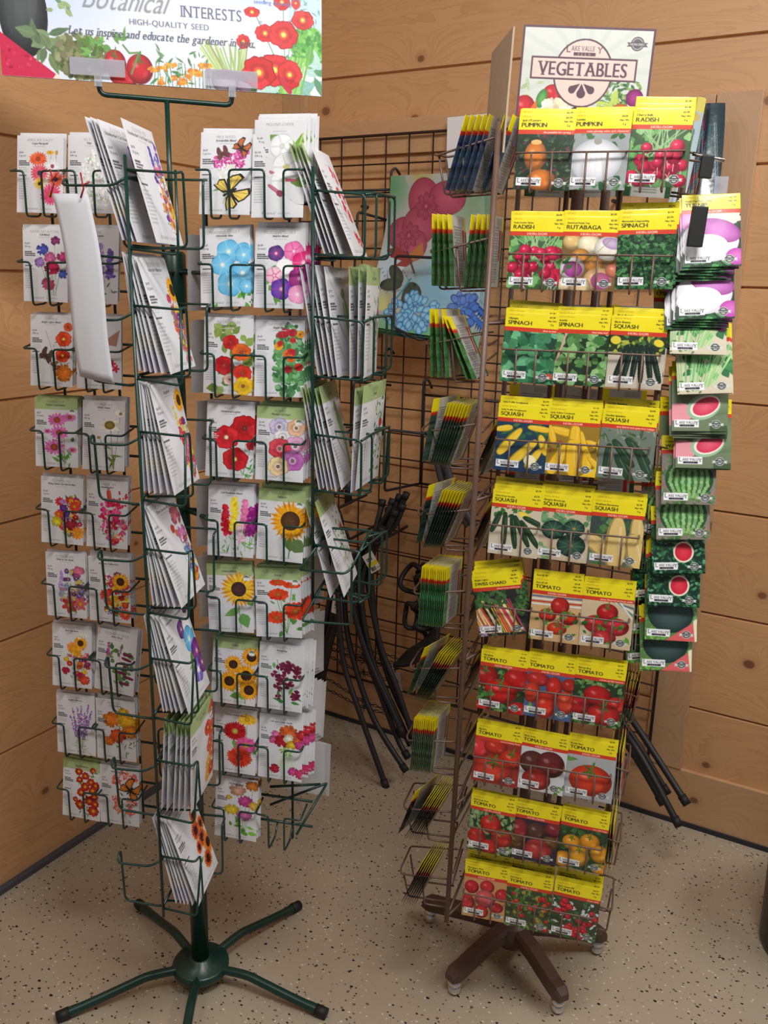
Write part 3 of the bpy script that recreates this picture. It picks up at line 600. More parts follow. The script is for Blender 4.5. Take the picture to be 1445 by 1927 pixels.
@sc
def a_orangesnap(X, Y, f, s):
    s.stem([(X(70), Y(120)), (X(72), Y(20))], (120, 160, 80), 1.4)
    for x, y, q, c in ((76, 20, 10, (226, 90, 60)), (60, 40, 9, (220, 80, 50)), (76, 50, 11, (236, 110, 60)), (68, 68, 10, (226, 90, 70)), (76, 84, 10, (240, 130, 70)), (64, 96, 9, (240, 170, 50)), (60, 112, 8, (236, 170, 50)), (74, 110, 8, (214, 70, 40))): s.poppy(X(x), Y(y), q * f, c, (240, 200, 80))
@sc
def a_redsun(X, Y, f, s):
    s.foliage(X(46), Y(50), X(80), Y(100), 8, [(90, 130, 60)], 20, 10)
    for x, y, q, c in ((72, 16, 11, (150, 20, 26)), (64, 34, 10, (176, 26, 34)), (56, 54, 11, (170, 24, 30)), (74, 56, 9, (200, 60, 40)), (66, 72, 11, (160, 24, 30)), (76, 88, 13, (226, 110, 40)), (62, 104, 11, (180, 40, 30)), (50, 76, 8, (190, 30, 40))): s.sunflower(X(x), Y(y), q * f, c, (50, 20, 16), .4)
@sc
def a_redtall(X, Y, f, s):
    s.stem([(X(60), Y(120)), (X(64), Y(20))], (90, 150, 70), 1.4)
    for x, y in ((50, 24), (66, 30), (48, 50), (66, 54), (52, 66), (64, 78), (60, 104), (72, 112)): s.cluster(X(x), Y(y), 8, 9, 30, 3, [(196, 30, 60), (220, 50, 60)])
@sc
def a_chives(X, Y, f, s):
    for k in range(46): x = s.r.uniform(-16, 16); s.line([(X(54) + x, Y(34) + abs(x)), (X(66) + x * .5, Y(122))], .8, s.jit((90, 160, 70), 30))
    s.mum(X(50), Y(30), 8, (140, 150, 110))
@sc
def a_green(X, Y, f, s): s.foliage(X(44), Y(30), X(80), Y(116), 46, [(90, 140, 70), (60, 120, 60), (140, 180, 100)], 13, 5); s.mum(X(70), Y(54), 7, (206, 40, 60))

# ---- vegetable artworks on an 87 x 123 sheet, picture from y = 32
def bgleaves(s, cols, n=150, L=11, w=8, bg=(30, 50, 30)): s.rect(0, 30, 87, 123, bg); s.foliage(-4, 28, 90, 124, n, cols, L, w)
def v_jack(s): bgleaves(s, [(50, 76, 52), (36, 58, 44), (80, 100, 70), (96, 44, 60)], 170, 8, 4); s.tomato(30, 68, 17, 24, (214, 124, 50), False); s.ell(30, 46, 8, 4, 0, (230, 180, 110)); s.tomato(42, 106, 22, 17, (216, 122, 44), False)
def v_lumina(s): s.rect(0, 30, 87, 123, (150, 156, 156)); s.foliage(-3, 30, 90, 50, 12, [(120, 130, 120), (60, 110, 60)], 16, 8); s.foliage(0, 104, 87, 122, 26, [(70, 120, 70), (40, 90, 50)], 12, 8); s.ell(40, 76, 38, 34, 0, (176, 180, 188), (240, 240, 244), p=2.5); [s.line([(40 + d * .3, 50), (40 + d, 100)], 1, (205, 207, 214), .7) for d in (-26, -13, 0, 13, 26)]; s.ell(40, 46, 6, 5, 0, (150, 150, 140))
def v_radish(s, seed=0):
    bgleaves(s, [(104, 160, 92), (76, 134, 72), (130, 180, 110)], 60, 20, 13, (60, 90, 54))
    for _ in range(18): s.line([(s.r.uniform(4, 84), 34), (s.r.uniform(20, 70), 76)], 1.4, (150, 186, 130))
    for _ in range(26):
        x, y = s.r.uniform(4, 84), s.r.uniform(56, 114); q = s.r.uniform(8, 11); s.ell(x, y, q, q, 0, (130, 12, 44), (216, 30, 76), p=2.4, off=(-.2, -.3)); s.ell(x - 2.5, y - 3, 2, 1.6, 0, (240, 130, 160)); s.line([(x, y + q - 1), (x + s.r.uniform(-9, 9), y + q + 10)], .8, (240, 200, 205))
def v_rutabaga(s):
    s.rect(0, 30, 87, 123, (120, 90, 50)); 
    for x, y, q, c in ((16, 42, 15, (226, 190, 120)), (42, 46, 18, (236, 226, 190)), (72, 52, 22, (234, 226, 216)), (30, 66, 14, (206, 140, 60)), (18, 86, 20, (228, 218, 220)), (52, 80, 15, (196, 130, 60)), (60, 104, 22, (226, 180, 130)), (84, 88, 14, (206, 120, 90)), (34, 116, 16, (226, 200, 150)), (8, 114, 12, (220, 200, 160))): s.tomato(x, y, q, None, c, False)
    s.ell(76, 44, 15, 9, .3, (150, 110, 170), (196, 170, 206), al=.8); s.ell(20, 88, 15, 13, .4, (130, 30, 110), (170, 60, 150), al=.85); s.ell(64, 106, 15, 14, .4, (150, 50, 120), (186, 90, 150), al=.8); s.foliage(2, 74, 14, 92, 8, [(60, 110, 50)], 10, 6); s.line([(40, 76), (74, 38)], 1, (120, 160, 60))
def v_bloomspinach(s): bgleaves(s, [(52, 106, 56), (38, 84, 46), (76, 134, 78), (30, 66, 38)], 420, 8, 6, (20, 44, 28))
def v_olympia(s): bgleaves(s, [(78, 150, 104), (60, 128, 86), (98, 168, 120), (48, 108, 72)], 90, 22, 17, (30, 70, 50)); s.ell(80, 108, 6, 5, 0, (190, 80, 60))
def v_seaside(s): bgleaves(s, [(120, 168, 100), (96, 146, 80), (140, 186, 120), (70, 118, 62)], 90, 16, 14, (34, 56, 36)); s.line([(20, 32), (6, 84)], 3, (210, 160, 150))
def v_blackbeauty(s):
    s.rect(0, 30, 87, 123, (196, 186, 170)); s.rect(0, 30, 87, 62, (40, 56, 36)); s.foliage(0, 30, 87, 60, 40, [(70, 110, 50), (160, 170, 60), (50, 80, 40)], 12, 6); s.ell(76, 44, 8, 6, .4, (226, 206, 60)); s.ell(10, 42, 8, 7, .2, (220, 200, 60))
    for x0, x1 in ((30, 12), (36, 26), (44, 40), (50, 54), (58, 70), (64, 84)): s.fruit((x0 + x1) / 2, 80, 66, 9.5, math.atan2(64, x1 - x0), (24, 44, 34)); 
def v_straight(s):
    s.rect(0, 30, 87, 123, (34, 62, 84)); s.foliage(0, 30, 87, 60, 24, [(60, 110, 60), (46, 90, 60)], 16, 10)
    for x, y, L, w, a in ((70, 42, 34, 13, .1), (12, 46, 26, 13, -.2), (24, 68, 58, 18, 2.2), (48, 86, 60, 19, 2.3), (80, 70, 34, 16, 1.2), (66, 96, 40, 16, 2.1)): s.fruit(x, y, L, w, a, (236, 196, 52), neck=.25)
    s.ell(60, 100, 10, None, 0, (240, 236, 190), (250, 246, 210)); s.rect(0, 112, 87, 123, (30, 56, 96), .5)
def v_crook(s):
    s.rect(0, 30, 87, 123, (150, 120, 40)); s.foliage(0, 60, 40, 90, 10, [(150, 70, 40), (70, 110, 50)], 10, 5)
    for x, y, L, w, a in ((24, 44, 34, 18, .2), (10, 50, 30, 14, 1.3), (48, 48, 30, 24, 1.5), (64, 66, 52, 12, 1.3), (80, 64, 26, 14, .4), (24, 92, 56, 26, 2), (46, 90, 62, 28, 1.45), (70, 92, 34, 20, 1.5), (82, 96, 26, 12, .8)): s.fruit(x, y, L, w, a, (240, 192, 46), neck=.35)
    s.poly([(60, 123), (87, 104), (87, 123)], (244, 200, 40))
def v_spineless(s):
    s.rect(0, 30, 87, 123, (112, 124, 112)); s.foliage(0, 30, 87, 54, 30, [(130, 140, 120), (70, 96, 66)], 13, 5)
    for x, y, a in ((16, 90, 1.6), (40, 76, .9), (44, 104, 1.0), (62, 70, .8), (74, 92, 1.1)): s.fruit(x, y, 56, 14, a, (44, 74, 52))
def v_zucchini(s):
    s.rect(0, 30, 87, 123, (206, 196, 172)); s.foliage(0, 30, 60, 46, 20, [(70, 120, 50), (50, 90, 40)], 12, 7); s.ell(58, 44, 12, 6, .4, (220, 190, 60), (240, 220, 100))
    for x, y, L, a in ((10, 62, 40, 1.9), (26, 74, 66, 1.55), (42, 76, 66, 1.4), (56, 74, 64, 1.1), (74, 54, 36, .4), (70, 78, 60, .95)): s.fruit(x, y, L, 10.5, a, (36, 66, 40))
def v_buttercup(s):
    s.rect(0, 30, 87, 123, (202, 184, 156)); s.foliage(0, 30, 87, 60, 26, [(110, 156, 110), (80, 130, 80)], 16, 12); s.foliage(0, 96, 30, 118, 10, [(120, 160, 110)], 14, 10)
    for x, y, q in ((26, 66, 20), (60, 60, 18), (58, 92, 24)):
        s.ell(x, y, q, q * .88, 0, (20, 44, 38), (54, 92, 74), p=2.5)
        for k in range(9): a = k * .7; s.line([(x, y), (x + q * .93 * math.cos(a), y + q * .82 * math.sin(a))], .7, (120, 150, 120), .7)
        s.ell(x, y, 2.4, None, 0, (190, 130, 70))
def v_butternut(s):
    bgleaves(s, [(66, 104, 66), (50, 90, 50), (90, 130, 80)], 40, 18, 14, (60, 74, 70)); s.rect(0, 70, 87, 123, (150, 150, 130), .4)
    for x, y, L, w, a in ((14, 86, 50, 34, .6), (44, 78, 84, 40, 1.57), (76, 52, 44, 26, 1.5), (77, 92, 56, 36, 1.3)): s.fruit(x, y, L, w, a, (222, 192, 118), neck=.28)
    s.foliage(0, 106, 20, 122, 6, [(60, 120, 60)], 14, 10)
def v_chard(s):
    bgleaves(s, [(60, 96, 52), (80, 120, 60), (40, 74, 40)], 80, 12, 8, (40, 40, 40))
    for k in range(46): x = s.r.uniform(4, 84); s.line([(x - 24 + s.r.uniform(-4, 4), 52), (x, 116)], s.r.uniform(1.2, 2.6), s.r.choice([(236, 190, 50), (214, 60, 110), (236, 226, 200), (230, 120, 60), (200, 50, 60)]))
    s.foliage(0, 34, 87, 66, 40, [(70, 110, 60), (50, 84, 44)], 14, 9); s.cluster(6, 110, 16, 12, 50, 2, [(150, 110, 150), (190, 150, 180)])
def tomw(bg, items, pre=None, post=None):
    def g(s):
        if isinstance(bg, tuple): s.rect(0, 30, 87, 123, bg)
        else: bgleaves(s, bg, 120, 12, 8, (40, 60, 36))
        if pre: pre(s)
        for it in items: s.tomato(*it)
        if post: post(s)
    return g
def cloth(s): [s.poly([(0, 36 + i * 5), (87, 34 + i * 5), (87, 37 + i * 5), (0, 39 + i * 5)], c) for i, c in enumerate([(90, 110, 150), (226, 226, 226), (190, 60, 60), (226, 226, 226)])]
def cloth2(s): [s.poly([(50 + i * 5, 32), (87, 40 + i * 7), (87, 44 + i * 7), (46 + i * 5, 32)], c) for i, c in enumerate([(90, 110, 120), (226, 226, 216), (100, 140, 130), (220, 220, 220)])]
def sprigs(n, box=(0, 60, 87, 122), c=((60, 120, 50), (90, 150, 60))): return lambda s: s.foliage(*box, n, list(c), 13, 7)
def v_cherry(s, n=30, q=4.6, cols=((206, 40, 34), (220, 70, 40), (170, 150, 60)), bg=((90, 130, 60), (60, 100, 46), (120, 150, 70))):
    bgleaves(s, list(bg), 120, 11, 6, (60, 70, 46))
    for _ in range(n): x, y = s.r.uniform(4, 82), s.r.uniform(38, 116); s.line([(x, y), (x + 4, y - 8)], .7, (110, 150, 70)); s.tomato(x, y, q * s.r.uniform(.8, 1.2), None, s.r.choice(cols), False)
def v_turnip(s):
    bgleaves(s, [(50, 110, 60), (90, 150, 90)], 40, 16, 12, (40, 60, 44)); s.ell(14, 46, 22, 16, .3, (170, 80, 160), (214, 150, 206)); s.ell(60, 40, 30, 8, .1, (214, 196, 190), (240, 230, 226)); s.poly([(60, 32), (87, 30), (80, 50), (66, 56)], (206, 220, 190))
    s.ell(42, 78, 42, 36, 0, (206, 200, 212), (244, 242, 246), p=2.4); s.ell(54, 62, 34, 19, .32, (150, 60, 140), (200, 110, 196), p=2, al=.95); s.ell(34, 90, 34, 22, -.1, (232, 228, 236), (246, 246, 250), al=.95); s.ell(80, 106, 16, 14, 0, (180, 60, 160), (206, 110, 190))
def v_greens(s):
    s.rect(0, 30, 87, 123, (206, 196, 172)); s.foliage(20, 30, 90, 90, 60, [(60, 128, 70), (40, 104, 56), (96, 160, 90)], 18, 13)
    for k in range(50): a = s.r.uniform(-1, 1); s.line([(30 + a * 30, 118 - abs(a) * 12), (44 + a * 52, 44 + s.r.uniform(-8, 20))], 1.3, s.jit((150, 200, 130), 30))
    s.foliage(0, 100, 40, 122, 14, [(90, 120, 70)], 9, 3)
def v_slice(s):
    s.rect(0, 30, 87, 123, (110, 124, 96)); s.ell(60, 60, 50, 34, .2, (96, 116, 84), (134, 146, 112)); s.ell(12, 90, 22, 16, 0, (226, 150, 160)); s.ell(50, 80, 28, 21, -.5, (150, 186, 150)); s.ell(52, 79, 25, 17, -.5, (236, 226, 214)); s.ell(53, 79, 22, 14, -.5, (206, 50, 80), (226, 96, 120)); s.line([(44, 70), (66, 78)], .6, (190, 50, 70)); s.rect(60, 112, 87, 123, (70, 90, 60))
def v_melon(s):
    bgleaves(s, [(90, 120, 80), (150, 110, 110), (60, 100, 60)], 60, 12, 8, (130, 120, 110)); s.ell(44, 78, 38, 36, 0, (30, 70, 40), (60, 120, 66), p=2.4)
    for d in (-30, -20, -10, 0, 10, 20, 30):
        for k in range(13): y = 46 + k * 5.3; ww = math.sqrt(max(0, 1 - ((y - 78) / 36) ** 2)); s.ell(44 + d * ww + s.r.uniform(-1, 1), y, 3.0, 3.4, 0, s.jit((150, 190, 120), 20), al=.85)
    s.ell(84, 34, 12, 8, 0, (214, 70, 90)); s.foliage(0, 108, 87, 122, 26, [(60, 100, 50), (90, 130, 70)], 9, 5)
def v_redmelon(s):
    bgleaves(s, [(40, 96, 60), (60, 124, 80), (90, 150, 110), (30, 70, 48)], 220, 8, 5, (20, 50, 36)); s.ell(26, 50, 26, 18, 0, (40, 84, 48), (84, 124, 72)); s.ell(66, 42, 17, 12, 0, (226, 214, 196)); s.ell(66, 42, 14, 10, 0, (205, 40, 62)); s.ell(52, 84, 17, 19, 0, (232, 220, 200)); s.ell(52, 84, 14, 16, 0, (196, 30, 50), (226, 60, 80))
def v_darkmelon(s):
    bgleaves(s, [(110, 150, 90), (80, 130, 60)], 80, 11, 6, (90, 120, 70)); s.ell(42, 72, 38, 36, 0, (26, 46, 44), (70, 92, 90), p=2); s.poly([(34, 123), (87, 82), (87, 123)], (214, 96, 96)); s.poly([(80, 84), (87, 80), (87, 123), (84, 123)], (226, 224, 190)); s.foliage(0, 106, 30, 122, 12, [(100, 170, 60)], 11, 6)

# ------------------------------------------------------------------ packet meshes
def sheet_grid(A, w, h, thick, side, wr, seed):
    ny, nx = A.shape[:2]
    U, V = np.meshgrid(np.linspace(0, 1, nx), np.linspace(1, 0, ny))
    t = 0.0003 + thick * (np.sin(np.pi * U) ** .55) * (np.sin(np.pi * V) ** .5)
    rg = np.random.default_rng(seed)
    for _ in range(5):
        a, b, p, q = rg.uniform(3, 11), rg.uniform(3, 11), rg.uniform(0, 6), rg.uniform(0, 6)
        t = t + wr * np.sin(a * U + p) * np.sin(b * V + q) * np.sin(np.pi * U) * np.sin(np.pi * V)
    t = np.maximum(t, 0.0003)
    Yc = -t if side > 0 else t
    P = np.stack([(U - .5) * w, Yc, V * h], -1).reshape(-1, 3).astype(np.float32)
    idx = np.arange(nx * ny).reshape(ny, nx); q = np.stack([idx[:-1, :-1], idx[1:, :-1], idx[1:, 1:], idx[:-1, 1:]], -1).reshape(-1, 4)
    if side < 0: q = q[:, ::-1]
    C = np.concatenate([A.reshape(-1, 3), np.ones((nx * ny, 1))], 1)
    return P, q, C
def mesh_from(name, parts, m):
    me = bpy.data.meshes.new(name); off = 0; Ps, Qs, Cs = [], [], []
    for P, q, C in parts: Ps.append(P); Qs.append(q + off); Cs.append(C); off += len(P)
    P = np.concatenate(Ps); Q = np.concatenate(Qs); C = np.concatenate(Cs)
    me.vertices.add(len(P)); me.vertices.foreach_set('co', P.ravel()); me.loops.add(Q.size); me.loops.foreach_set('vertex_index', Q.ravel().astype(np.int32))
    me.polygons.add(len(Q)); me.polygons.foreach_set('loop_start', np.arange(0, Q.size, 4, dtype=np.int32)); me.polygons.foreach_set('use_smooth', np.ones(len(Q), bool))
    me.update(calc_edges=True)
    at = me.color_attributes.new('Print', 'FLOAT_COLOR', 'POINT'); at.data.foreach_set('color', C.astype(np.float32).ravel())
    me.materials.append(m); me.validate(); return me
def packet_mesh(name, F, B, w, h, thick, wr, m, seed=1):
    a = sheet_grid(F, w, h, thick, 1, wr, seed); b = sheet_grid(B, w, h, thick * .6, -1, wr, seed + 1)
    parts = [a, b]; th = 0.0003; e = w / 2       # closed rim
    for (x0, z0, x1, z1, col) in ((-e, 0, e, 0, F[-1, F.shape[1] // 2]), (e, 0, e, h, None), (e, h, -e, h, F[0, F.shape[1] // 2]), (-e, h, -e, 0, None)):
        n = 24 if col is None else 2; t = np.linspace(0, 1, n)
        xs = x0 + (x1 - x0) * t; zs = z0 + (z1 - z0) * t
        P = np.concatenate([np.stack([xs, np.full(n, -th), zs], 1), np.stack([xs, np.full(n, th), zs], 1)])
        if col is None:
            row = np.clip(((1 - zs / h) * (F.shape[0] - 1)).astype(int), 0, F.shape[0] - 1); cc = F[row, -1 if x0 > 0 else 0]
        else: cc = np.repeat(col[None], n, 0)
        C = np.concatenate([np.concatenate([cc, cc]), np.ones((2 * n, 1))], 1)
        q = np.array([[i, i + 1, n + i + 1, n + i] for i in range(n - 1)]); parts.append((P.astype(np.float32), q, C))
    return mesh_from(name, parts, m)
# ================================================================== the room (local frame: x along back wall, -y into the room)
K0 = Vector((-0.329, 2.916, 0)); ROOM = R(-30)
def room(x, d, z=0.0):       # d = distance out from the back wall
    c, s_ = math.cos(ROOM), math.sin(ROOM)
    return Vector((K0.x + x * c + d * s_, K0.y + x * s_ - d * c, z))
def pine_material(name, axis='x', base=(210, 161, 113), dark=(158, 106, 62), shift=0.0, boards=True):
    m = bpy.data.materials.new(name); m.use_nodes = True; nt = m.node_tree; L = nt.links.new; N = nt.nodes.new
    b = nt.nodes['Principled BSDF']; tc = N('ShaderNodeTexCoord'); sp = N('ShaderNodeSeparateXYZ'); L(tc.outputs['Object'], sp.inputs[0])
    def mth(op, a, bb=None, c=None):
        n = N('ShaderNodeMath'); n.operation = op
        for i, v in enumerate((a, bb, c)):
            if v is None: continue
            if isinstance(v, (int, float)): n.inputs[i].default_value = v
            else: L(v, n.inputs[i])
        return n.outputs[0]
    along = sp.outputs['X'] if axis == 'x' else (sp.outputs['Y'] if axis == 'y' else sp.outputs['Z'])
    across = sp.outputs['Z'] if axis != 'z' else sp.outputs['X']
    idx = mth('FLOOR', mth('DIVIDE', mth('SUBTRACT', across, 0.0755), 0.2837)) if boards else mth('MULTIPLY', across, 0.0)
    off = mth('MULTIPLY_ADD', idx, 3.71, shift)
    cv = N('ShaderNodeCombineXYZ'); L(mth('ADD', along, off), cv.inputs[0]); L(mth('MULTIPLY_ADD', idx, 1.37, across), cv.inputs[1]); cv.inputs[2].default_value = shift
    # knots
    mp = N('ShaderNodeMapping'); mp.inputs['Scale'].default_value = (3.2, 3.9, 1); L(cv.outputs[0], mp.inputs[0])
    vo = N('ShaderNodeTexVoronoi'); vo.voronoi_dimensions = '2D'; vo.inputs['Scale'].default_value = 1.0; vo.inputs['Randomness'].default_value = 1.0; L(mp.outputs[0], vo.inputs['Vector'])
    kr = N('ShaderNodeSeparateColor'); L(vo.outputs['Color'], kr.inputs[0])
    size = mth('MULTIPLY_ADD', kr.outputs['Red'], 0.105, -0.066)
    kn = N('ShaderNodeMapRange'); kn.inputs[1].default_value = 0.0; kn.inputs[2].default_value = 0.014; kn.inputs[3].default_value = 1; kn.inputs[4].default_value = 0
    L(mth('SUBTRACT', vo.outputs['Distance'], size), kn.inputs[0])
    # grain: stretched noise, bent around knots
    bend = mth('MULTIPLY', mth('EXPONENT', mth('MULTIPLY', vo.outputs['Distance'], -7.0)), 0.15)
    cg = N('ShaderNodeCombineXYZ'); L(mth('MULTIPLY', cv_x := mth('ADD', along, off), 1.1), cg.inputs[0]); L(mth('ADD', mth('MULTIPLY_ADD', idx, 1.37, across), bend), cg.inputs[1])
    mg = N('ShaderNodeMapping'); mg.inputs['Scale'].default_value = (1.3, 15, 1); L(cg.outputs[0], mg.inputs[0])
    n1 = N('ShaderNodeTexNoise'); n1.inputs['Scale'].default_value = 1.6; n1.inputs['Detail'].default_value = 3; n1.inputs['Distortion'].default_value = 0.5; L(mg.outputs[0], n1.inputs['Vector'])
    rings = mth('FRACT', mth('MULTIPLY', n1.outputs['Fac'], 9.0)); rings = mth('POWER', rings, 3.0)
    mg2 = N('ShaderNodeMapping'); mg2.inputs['Scale'].default_value = (6, 160, 1); L(cg.outputs[0], mg2.inputs[0])
    n2 = N('ShaderNodeTexNoise'); n2.inputs['Scale'].default_value = 1.0; n2.inputs['Detail'].default_value = 2; L(mg2.outputs[0], n2.inputs['Vector'])
    n3 = N('ShaderNodeTexNoise'); n3.inputs['Scale'].default_value = 2.2; n3.inputs['Detail'].default_value = 2; L(cv.outputs[0], n3.inputs['Vector'])
    def mix(f, a, c):
        x = N('ShaderNodeMix'); x.data_type = 'RGBA'
        if isinstance(f, (int, float)): x.inputs[0].default_value = f
        else: L(f, x.inputs[0])
        for i, v in ((6, a), (7, c)):
            if isinstance(v, tuple): x.inputs[i].default_value = rgba(v)
            else: L(v, x.inputs[i])
        return x.outputs[2]
    c = mix(mth('MULTIPLY', rings, 0.38), base, dark)
    c = mix(mth('MULTIPLY', n2.outputs['Fac'], 0.22), c, tuple(v * .82 for v in base))
    c = mix(mth('MULTIPLY', n3.outputs['Fac'], 0.3), c, tuple(min(255, v * 1.1) for v in base))
    halo = mth('MULTIPLY', mth('EXPONENT', mth('MULTIPLY', mth('MAXIMUM', mth('SUBTRACT', vo.outputs['Distance'], size), 0.0), -34.0)), mth('GREATER_THAN', size, 0.008))
    c = mix(mth('MULTIPLY', halo, 0.5), c, (150, 92, 50))
    c = mix(mth('MULTIPLY', mth('MULTIPLY', kn.outputs[0], mth('GREATER_THAN', size, 0.005)), 0.8), c, (96, 54, 30))
    wn = N('ShaderNodeTexWhiteNoise'); wn.noise_dimensions = '1D'; L(idx, wn.inputs['W'])
    c = mix(mth('MULTIPLY', wn.outputs['Value'], 0.22), c, tuple(v * .8 for v in base))
    L(c, b.inputs['Base Color']); b.inputs['Roughness'].default_value = 0.42; b.inputs['Coat Weight'].default_value = 0.12; b.inputs['Coat Roughness'].default_value = 0.3
    bp = N('ShaderNodeBump'); bp.inputs['Strength'].default_value = 0.12; bp.inputs['Distance'].default_value = 0.002; L(n1.outputs['Fac'], bp.inputs['Height']); L(bp.outputs['Normal'], b.inputs['Normal'])
    return m
PINE_B = pine_material('pine_planks', 'x', shift=0.4); PINE_L = pine_material('pine_planks_side', 'y', shift=2.9)
PINE_T = pine_material('pine_trim', 'x', (200, 158, 116), (172, 122, 80), 7.3, False); PINE_V = pine_material('pine_trim_upright', 'z', (196, 156, 118), (166, 120, 82), 1.3, False)
def plank_wall(name, length, m, axis):
    """one mesh: plank faces with a V groove between them"""
    prof = [(0.0, 0.0)]; g = 0.0755
    while g < 2.85:
        prof += [(0.0, g - 0.004), (0.0015, g - 0.003), (0.011, g - 0.0005), (0.011, g + 0.001), (0.0015, g + 0.0035), (0.0, g + 0.0045)]; g += 0.2837
    prof.append((0.0, 2.9)); prof[1:7] = []
    bm = bmesh.new(); n = 30; cols = []
    for i in range(n + 1):
        t = length * i / n - (0.0 if axis == 'x' else 0.0)
        cols.append([bm.verts.new((t, d, z) if axis == 'x' else (-d, -t, z)) for d, z in prof])
    for i in range(n):
        for k in range(len(prof) - 1): bm.faces.new((cols[i][k], cols[i + 1][k], cols[i + 1][k + 1], cols[i][k + 1]) if axis == 'x' else (cols[i + 1][k], cols[i][k], cols[i][k + 1], cols[i + 1][k + 1]))
    o = finish(name, bm, m, None, K0, (0, 0, ROOM)); tag(o, kind='structure'); return o
plank_wall('wall_back', 3.6, PINE_B, 'x'); plank_wall('wall_left', 3.4, PINE_L, 'y')
def trim(name, x0, x1, d0, d1, z0, z1, m): return tag(box(name, x0, x1, -d1, -d0, z0, z1, m, None, 0.002, K0, (0, 0, ROOM)), kind='structure')
trim('trim_1', 0.0, 3.6, 0.0, 0.014, 0.012, 0.170, PINE_T)
trim('trim_2', 0.06, 1.272, 0.0, 0.018, 1.843, 1.936, PINE_T)
trim('trim_3', 1.274, 1.378, 0.0, 0.018, 0.172, 1.938, PINE_V)
bm = bmesh.new(); box_into(bm, 0.0, 0.085, -0.018, 0.0, 0.0, 2.9, 0.002); tag(finish('trim_4', bm, PINE_V, None, K0, (0, 0, ROOM)), kind='structure')
# black rubber base gap strip
tag(box('baseboard_back', 0, 3.6, -0.02, 0, 0, 0.013, mat('dark_base_strip', (40, 42, 46), 0.6, 0, 0.1), None, 0, K0, (0, 0, ROOM)), kind='structure')
tag(box('baseboard_left', 0, 0.018, -3.4, 0, 0, 0.013, mat('grey_base_strip', (74, 76, 82), 0.6, 0, 0.1), None, 0, K0, (0, 0, ROOM)), kind='structure')

def floor_material():
    m = bpy.data.materials.new('flaked_epoxy'); m.use_nodes = True; nt = m.node_tree; L = nt.links.new; N = nt.nodes.new; b = nt.nodes['Principled BSDF']
    tc = N('ShaderNodeTexCoord'); prev = None
    base = N('ShaderNodeTexNoise'); base.inputs['Scale'].default_value = 1.7; base.inputs['Detail'].default_value = 5; L(tc.outputs['Object'], base.inputs['Vector'])
    def mix(f, a, c):
        x = N('ShaderNodeMix'); x.data_type = 'RGBA'; L(f, x.inputs[0])
        for i, v in ((6, a), (7, c)):
            if isinstance(v, tuple): x.inputs[i].default_value = rgba(v)
            else: L(v, x.inputs[i])
        return x.outputs[2]
    c = mix(base.outputs['Fac'], (158, 144, 124), (182, 168, 147))
    for i, (scl, th, prob, col) in enumerate(((110, .30, .10, (46, 40, 34)), (78, .26, .055, (30, 26, 24)), (130, .30, .08, (214, 206, 190)), (95, .3, .07, (104, 86, 68)))):
        mp = N('ShaderNodeMapping'); mp.inputs['Location'].default_value = (i * 3.3, i * 1.7, 0); mp.inputs['Rotation'].default_value = (0, 0, i * .8); mp.inputs['Scale'].default_value = (1, 1.35, 1); L(tc.outputs['Object'], mp.inputs[0])
        nz = N('ShaderNodeTexNoise'); nz.inputs['Scale'].default_value = 160; L(mp.outputs[0], nz.inputs['Vector'])
        md = N('ShaderNodeMixRGB'); md.inputs[0].default_value = 0.004; L(mp.outputs[0], md.inputs[1]); L(nz.outputs['Color'], md.inputs[2])
        v = N('ShaderNodeTexVoronoi'); v.voronoi_dimensions = '2D'; v.inputs['Scale'].default_value = scl; L(md.outputs[0], v.inputs['Vector'])
        s = N('ShaderNodeSeparateColor'); L(v.outputs['Color'], s.inputs[0])
        g1 = N('ShaderNodeMath'); g1.operation = 'LESS_THAN'; L(v.outputs['Distance'], g1.inputs[0])
        sz = N('ShaderNodeMath'); sz.operation = 'MULTIPLY'; L(s.outputs['Green'], sz.inputs[0]); sz.inputs[1].default_value = th * 1.25; L(sz.outputs[0], g1.inputs[1])
        g2 = N('ShaderNodeMath'); g2.operation = 'LESS_THAN'; L(s.outputs['Red'], g2.inputs[0]); g2.inputs[1].default_value = prob
        mu = N('ShaderNodeMath'); mu.operation = 'MULTIPLY'; L(g1.outputs[0], mu.inputs[0]); L(g2.outputs[0], mu.inputs[1])
        c = mix(mu.outputs[0], c, col)
    L(c, b.inputs['Base Color']); b.inputs['Roughness'].default_value = 0.38; b.inputs['Specular IOR Level'].default_value = 0.45
    bp = N('ShaderNodeBump'); bp.inputs['Strength'].default_value = 0.08; bp.inputs['Distance'].default_value = 0.004
    n5 = N('ShaderNodeTexNoise'); n5.inputs['Scale'].default_value = 14; L(tc.outputs['Object'], n5.inputs['Vector']); L(n5.outputs['Fac'], bp.inputs['Height']); L(bp.outputs['Normal'], b.inputs['Normal'])
    return m
tag(box('floor', -0.0, 3.6, -3.4, 0.0, -0.04, 0.0, floor_material(), None, 0, K0, (0, 0, ROOM)), kind='structure')

